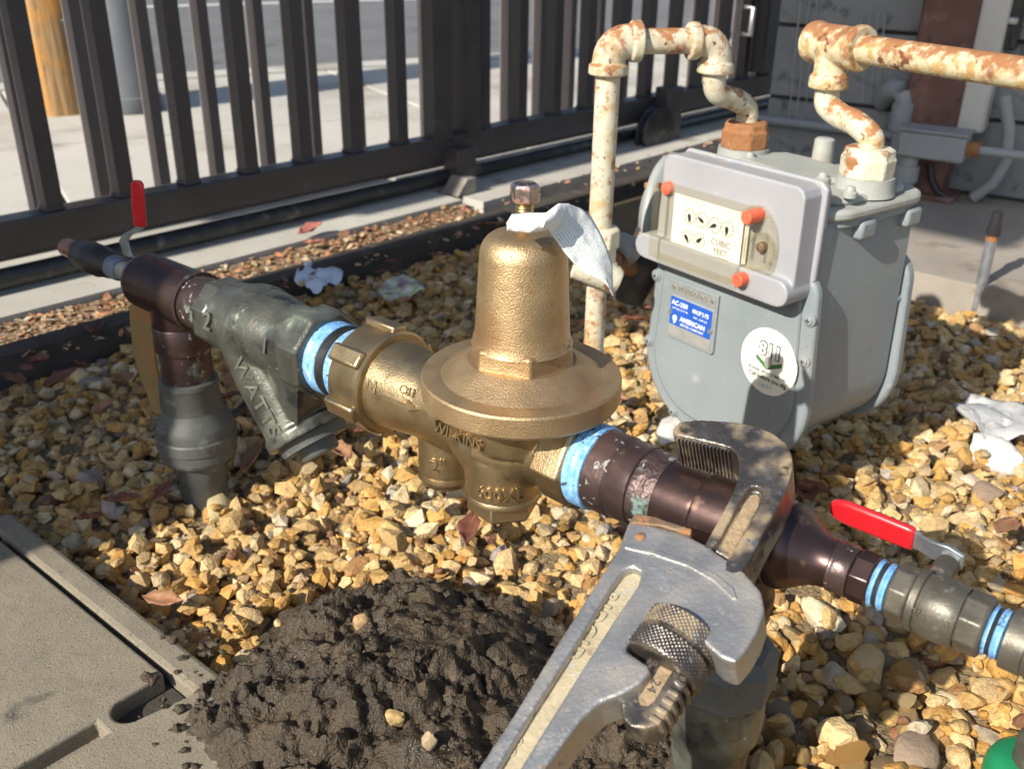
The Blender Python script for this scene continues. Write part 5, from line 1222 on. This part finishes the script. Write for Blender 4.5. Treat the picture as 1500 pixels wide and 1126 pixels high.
# shut-off fitting on the riser
link('fitting', G().lathe((rx, ry, .235), Z, [(0, .0205), (.002, .0235), (.022, .0235), (.024, .0205), (.040, .0205), (.042, .0235), (.062, .0235), (.064, .0180)], 8, U=hd_, ph=.3), CREAMNUT, gi, ang=25, bevel=.0015)
link('stop_cock', G().lathe((rx-.028, ry-.010, .258), V((.95, -.1, -.35)), [(0, .012), (.002, .0165), (.05, .0165), (.056, .0130)], 24), CREAMNUT, gi)
link('lower_pipe', G().tube([(rx, ry, -.02), (rx, ry, .24)], .0120, 24), RUSTPIPE, gi)
go = thing('gas_outlet_pipe', (N2.x, N2.y, .39), 'rusty cream gas pipe with tee running out to the right edge', 'gas pipe')
C3 = at(1222, 66, .50); pe_ = at(1500, 108, .50); od = (pe_-C3); od.z = 0; od.normalize()
dz = V((N2.x-C3.x, N2.y-C3.y, 0))
g = G().tube([C3-od*.030, C3-od*.024, C3+od*.036], [.014, .0200, .0200], 32)
g.lathe(C3+od*.028, od, [(0, .0205), (.001, .0225), (.009, .0230), (.011, .021)], 32)
g.lathe(C3-od*.020, -od, [(0, .0205), (.003, .0218), (.010, .0210), (.015, .015)], 32)
g.lathe(C3, -Z, [(0, .0175), (.028, .0170), (.030, .0200), (.042, .0205), (.0435, .0185)], 30)
link('tee', cast(g, .0011, 5, 'tee'), RUSTPIPE_H, go, ang=70)
link('long_pipe', G().tube([C3+od*.03, C3+od*.9], PR+.0006, 32), RUSTPIPE_H, go)
swp = arc([C3-Z*.036, C3-Z*.046, C3-Z*.060+dz*.05, C3-Z*.069+dz*.36, C3-Z*.073+dz*.66, C3-Z*.084+dz*.97, V((N2.x, N2.y, .402)), V((N2.x, N2.y, .385))])
link('swivel', G().tube(swp, .0128, 26), RUSTPIPE, go)
link('union_nut', G().lathe((N2.x, N2.y, .376), Z, [(0, .024), (.002, .0275), (.020, .0280), (.024, .0258), (.030, .0255), (.031, .020)], 8, U=mx, ph=.5), CREAMNUT, go, ang=25, bevel=.0015)
# gas pressure regulator behind the riser
gr0 = atd(985, 322, 1.26)
gr = thing('gas_regulator', (gr0.x, gr0.y, 0), 'round grey gas regulator half hidden between riser and meter', 'gas regulator')
ax_ = V((.82, -.50, .12)).normalized()
gcas = G().lathe(gr0, ax_, [(-.030, .03), (-.022, .055), (-.010, .070), (-.006, .082), (-.001, .084), (.001, .084), (.006, .082), (.010, .070), (.022, .058), (.030, .03)], 48)
casing = link('casing', gcas, GASREG, gr, ang=50)
for k in range(8):
    a = 2*math.pi*k/8; A_, U_, W_ = frame(ax_); link('bolt', G().lathe(gr0+(U_*math.cos(a)+W_*math.sin(a))*.078-ax_*.010, ax_, [(0, .004), (.020, .004)], 6), RUSTNUT, casing)
nb = atd(935, 392, 1.20)
link('body', G().tube([gr0-ax_*.01, gr0.lerp(nb, .6), nb, nb-Z*.04-ax_*.01], [.030, .028, .027, .020], 24), P('dark_gas_body', [(.3, (.06, .055, .05)), (.7, (.12, .11, .10))], .5, .2, 40), gr)
link('vent', G().tube([atd(905, 352, 1.16), atd(928, 372, 1.17)], [.012, .020], 16), GASREG, gr)
link('inlet', G().tube([V((rx, ry, .262)), nb], .013, 18), RUSTNUT, gr)

# ------------------------------------------------------------------ litter and fallen leaves
def leaf(px, py, z, s, mat, label, k, curl=.35, group='fallen leaves on the gravel'):
    p = at(px, py, z); r0 = random.Random(k); a = r0.uniform(0, 6.28); g = G(); n = 9; v = []; f = []
    ex = V((math.cos(a), math.sin(a), r0.uniform(-.25, .25))).normalized(); ey = Z.cross(ex).normalized(); ey = (ey+Z*r0.uniform(-.3, .3)).normalized(); ez = ex.cross(ey)
    for i in range(n):
        t = i/(n-1)*2-1; wd_ = s*.42*max(.03, (1-abs(t)**1.9))*(1+.12*math.sin(9*t+k))
        for j in range(5):
            u = j/4*2-1; v.append(p+ex*(t*s)+ey*(u*wd_)+ez*(curl*(u*u*wd_*1.1+t*t*s*.28)+.0015*math.sin(5*u+7*t+k)+s*.1))
    f = [(i*5+j, (i+1)*5+j, (i+1)*5+j+1, i*5+j+1) for i in range(n-1) for j in range(4)]
    me = bpy.data.meshes.new('dead_leaf'); me.from_pydata([tuple(q) for q in v], [], f); me.materials.append(mat)
    o = link('dead_leaf', me, None, None, ang=60); m_ = o.modifiers.new('s', 'SOLIDIFY'); m_.thickness = .0004
    tag(o, label, 'leaf', group)
leaf(455, 340, .05, .030, LEAFP, 'curled pinkish leaf standing on the concrete strip', 1, .8)
leaf(460, 358, .046, .022, LEAFP, 'smaller pinkish leaf below the curled one on the concrete strip', 2, .6)
leaf(505, 346, .046, .024, LEAFB, 'orange brown leaf beside the timber edging right of the pinkish leaves', 3)
leaf(1180, 726, .03, .034, LEAF, 'large dark red leaf behind the wrench jaw and reducer', 4, .3)
leaf(1475, 775, .03, .030, LEAFB, 'big orange tan leaf at the right edge above the valve', 5, .25)
leaf(140, 488, .035, .034, LEAF, 'dark brown leaf leaning on the timber edging left of the lever', 6, .7)
leaf(195, 495, .03, .026, LEAF, 'brown leaf directly beside the rusty lever', 7, .6)
leaf(370, 675, .03, .026, LEAFB, 'brown curled leaf right of the left riser foot', 8, .6)
leaf(240, 880, .02, .022, LEAFB, 'orange leaf at the edge of the meter box', 9)
pts_ = [(40, 540), (90, 555), (120, 535), (60, 530), (180, 560), (210, 545), (340, 560), (560, 400), (640, 375), (520, 425), (590, 440), (660, 420), (700, 330), (735, 330), (930, 470), (960, 455), (380, 620), (240, 720), (600, 470), (440, 440), (890, 580), (1190, 720), (150, 600), (330, 585), (20, 560), (1340, 295), (1410, 288), (500, 665), (535, 630), (130, 760), (180, 735), (690, 780), (1300, 470), (575, 385)]
LM = {'the left riser': (290, 640), 'the rusty lever': (215, 520), 'the strainer leg': (480, 640), 'the blue plastic scrap': (468, 405), 'the crumpled wrapper': (588, 425), 'the brass bonnet': (770, 430), 'the brass flange': (760, 560), 'the meter': (1070, 520),
      'the meter box corner': (20, 765), 'the gate foot post': (655, 290), 'the stub pipe': (1440, 390), 'the junction box': (1370, 220), 'the gas riser': (866, 480), 'the timber edging end': (10, 520), 'the union nut': (540, 550), 'the wrench jaw': (1080, 680), 'the mud heap': (560, 900)}
used_l = set()
for k, (x_, y_) in enumerate(pts_):
    o_ = sorted(LM, key=lambda q: math.hypot(LM[q][0]-x_, LM[q][1]-y_)); lx, ly = LM[o_[0]]; dx_, dy_ = x_-lx, y_-ly
    rel = ('right of' if dx_ > 0 else 'left of') if abs(dx_) > abs(dy_) else ('in front of' if dy_ > 0 else 'behind')
    lab = 'small brown dead leaf on the stones %s %s' % (rel, o_[0])
    if lab in used_l: lab = 'brown dead leaf between %s and %s' % (o_[0], o_[1])
    if lab in used_l: lab = 'brown leaf %s %s, toward %s' % (rel, o_[0], o_[2])
    used_l.add(lab)
    leaf(x_, y_, .03 if y_ < 330 or x_ < 1200 else .05, random.uniform(.014, .030), random.choice((LEAF, LEAF, LEAFB)), lab, 20+k, random.uniform(.2, .7))
def litter():
    g = G(); r0 = random.Random(11); cols = []
    for k in range(1500):
        if k < 1150: p = gp(r0.uniform(-.6, .9), r0.uniform(.150, .232), .031+r0.random()*.006)
        else: p = gp(r0.uniform(-.4, 2.2), r0.choice((r0.uniform(.29, .33), r0.uniform(.14, .25))), .036)
        s_ = r0.uniform(.003, .011); a = r0.uniform(0, 6.28); ex = V((math.cos(a), math.sin(a), r0.uniform(-.5, .5))); ey = Z.cross(ex)+Z*r0.uniform(-.6, .6)
        n = r0.randint(4, 6); v = [p+ex*(s_*math.cos(6.28*i/n)*r0.uniform(.7, 1.1))+ey*(s_*.55*math.sin(6.28*i/n)*r0.uniform(.7, 1.1)) for i in range(n)]
        g.add(v, [tuple(range(n))]); c = r0.choice(((.42, .27, .13), (.52, .38, .22), (.30, .15, .08), (.20, .11, .06), (.60, .48, .32), (.45, .20, .10))); cols += [(*c, 1.)]*n
    me = bpy.data.meshes.new('leaf_litter'); me.from_pydata(g.v, [], g.f); me.update()
    ca = me.color_attributes.new('Col', 'FLOAT_COLOR', 'POINT'); ca.data.foreach_set('color', np.array(cols, np.float32).ravel())
    tag(link('leaf_litter', me, STONE, None, flat=True), 'dry broken leaf litter between concrete strip and timber edging', 'leaf litter', kind='stuff')
litter()
def scrap(name, pts, z, mat, label, cat, amp=.006, n=14):
    ps0 = [at(x_, y_, z) for x_, y_ in pts]; ps = []
    for i, p in enumerate(ps0):
        q = ps0[(i+1) % len(ps0)]
        for t in (0, .33, .67): u = p.lerp(q, t); ps.append(u+V((mnoise.noise(u*60), mnoise.noise(u*60+V((3, 3, 3))), 0))*.004)
    c = sum(ps, V((0, 0, 0)))/len(ps); v = [c]; f = []; m_ = len(ps); ringn = 10
    for r_ in range(1, ringn+1):
        for p in ps: v.append(c+(p-c)*(r_/ringn))
    v = [V((q.x, q.y, q.z+amp*(mnoise.noise(q*28)+.7*mnoise.noise(q*70)+.5*abs(mnoise.noise(q*45+V((4, 0, 0))))))) for q in v]
    for i in range(m_): f.append((0, 1+i, 1+(i+1) % m_))
    for r_ in range(ringn-1):
        for i in range(m_):
            a, b = 1+r_*m_+i, 1+r_*m_+(i+1) % m_; f.append((a, a+m_, b+m_, b))
    me = bpy.data.meshes.new(name); me.from_pydata([tuple(q) for q in v], [], f); me.materials.append(mat)
    o = link(name, me, None, None, ang=40); s = o.modifiers.new('s', 'SOLIDIFY'); s.thickness = .0006; tag(o, label, cat)
scrap('plastic_scrap', [(430, 408), (440, 392), (455, 383), (457, 396), (470, 392), (490, 390), (504, 402), (498, 412), (482, 415), (472, 424), (458, 426), (446, 418)], .035, SCRAPB, 'torn pale blue plastic lid scrap by the timber edging', 'scrap', .01)
scrap('wrapper', [(553, 428), (570, 408), (590, 402), (608, 406), (622, 428), (600, 436), (570, 443)], .03, WRAP, 'crumpled colourful wrapper on the gravel behind the strainer', 'wrapper', .008)
scrap('white_bag', [(1395, 590), (1420, 580), (1470, 588), (1500, 600), (1530, 640), (1480, 640), (1440, 640), (1425, 615)], .022, TARP, 'dirty white plastic bag scrap above the pale stone at right', 'bag', .012)
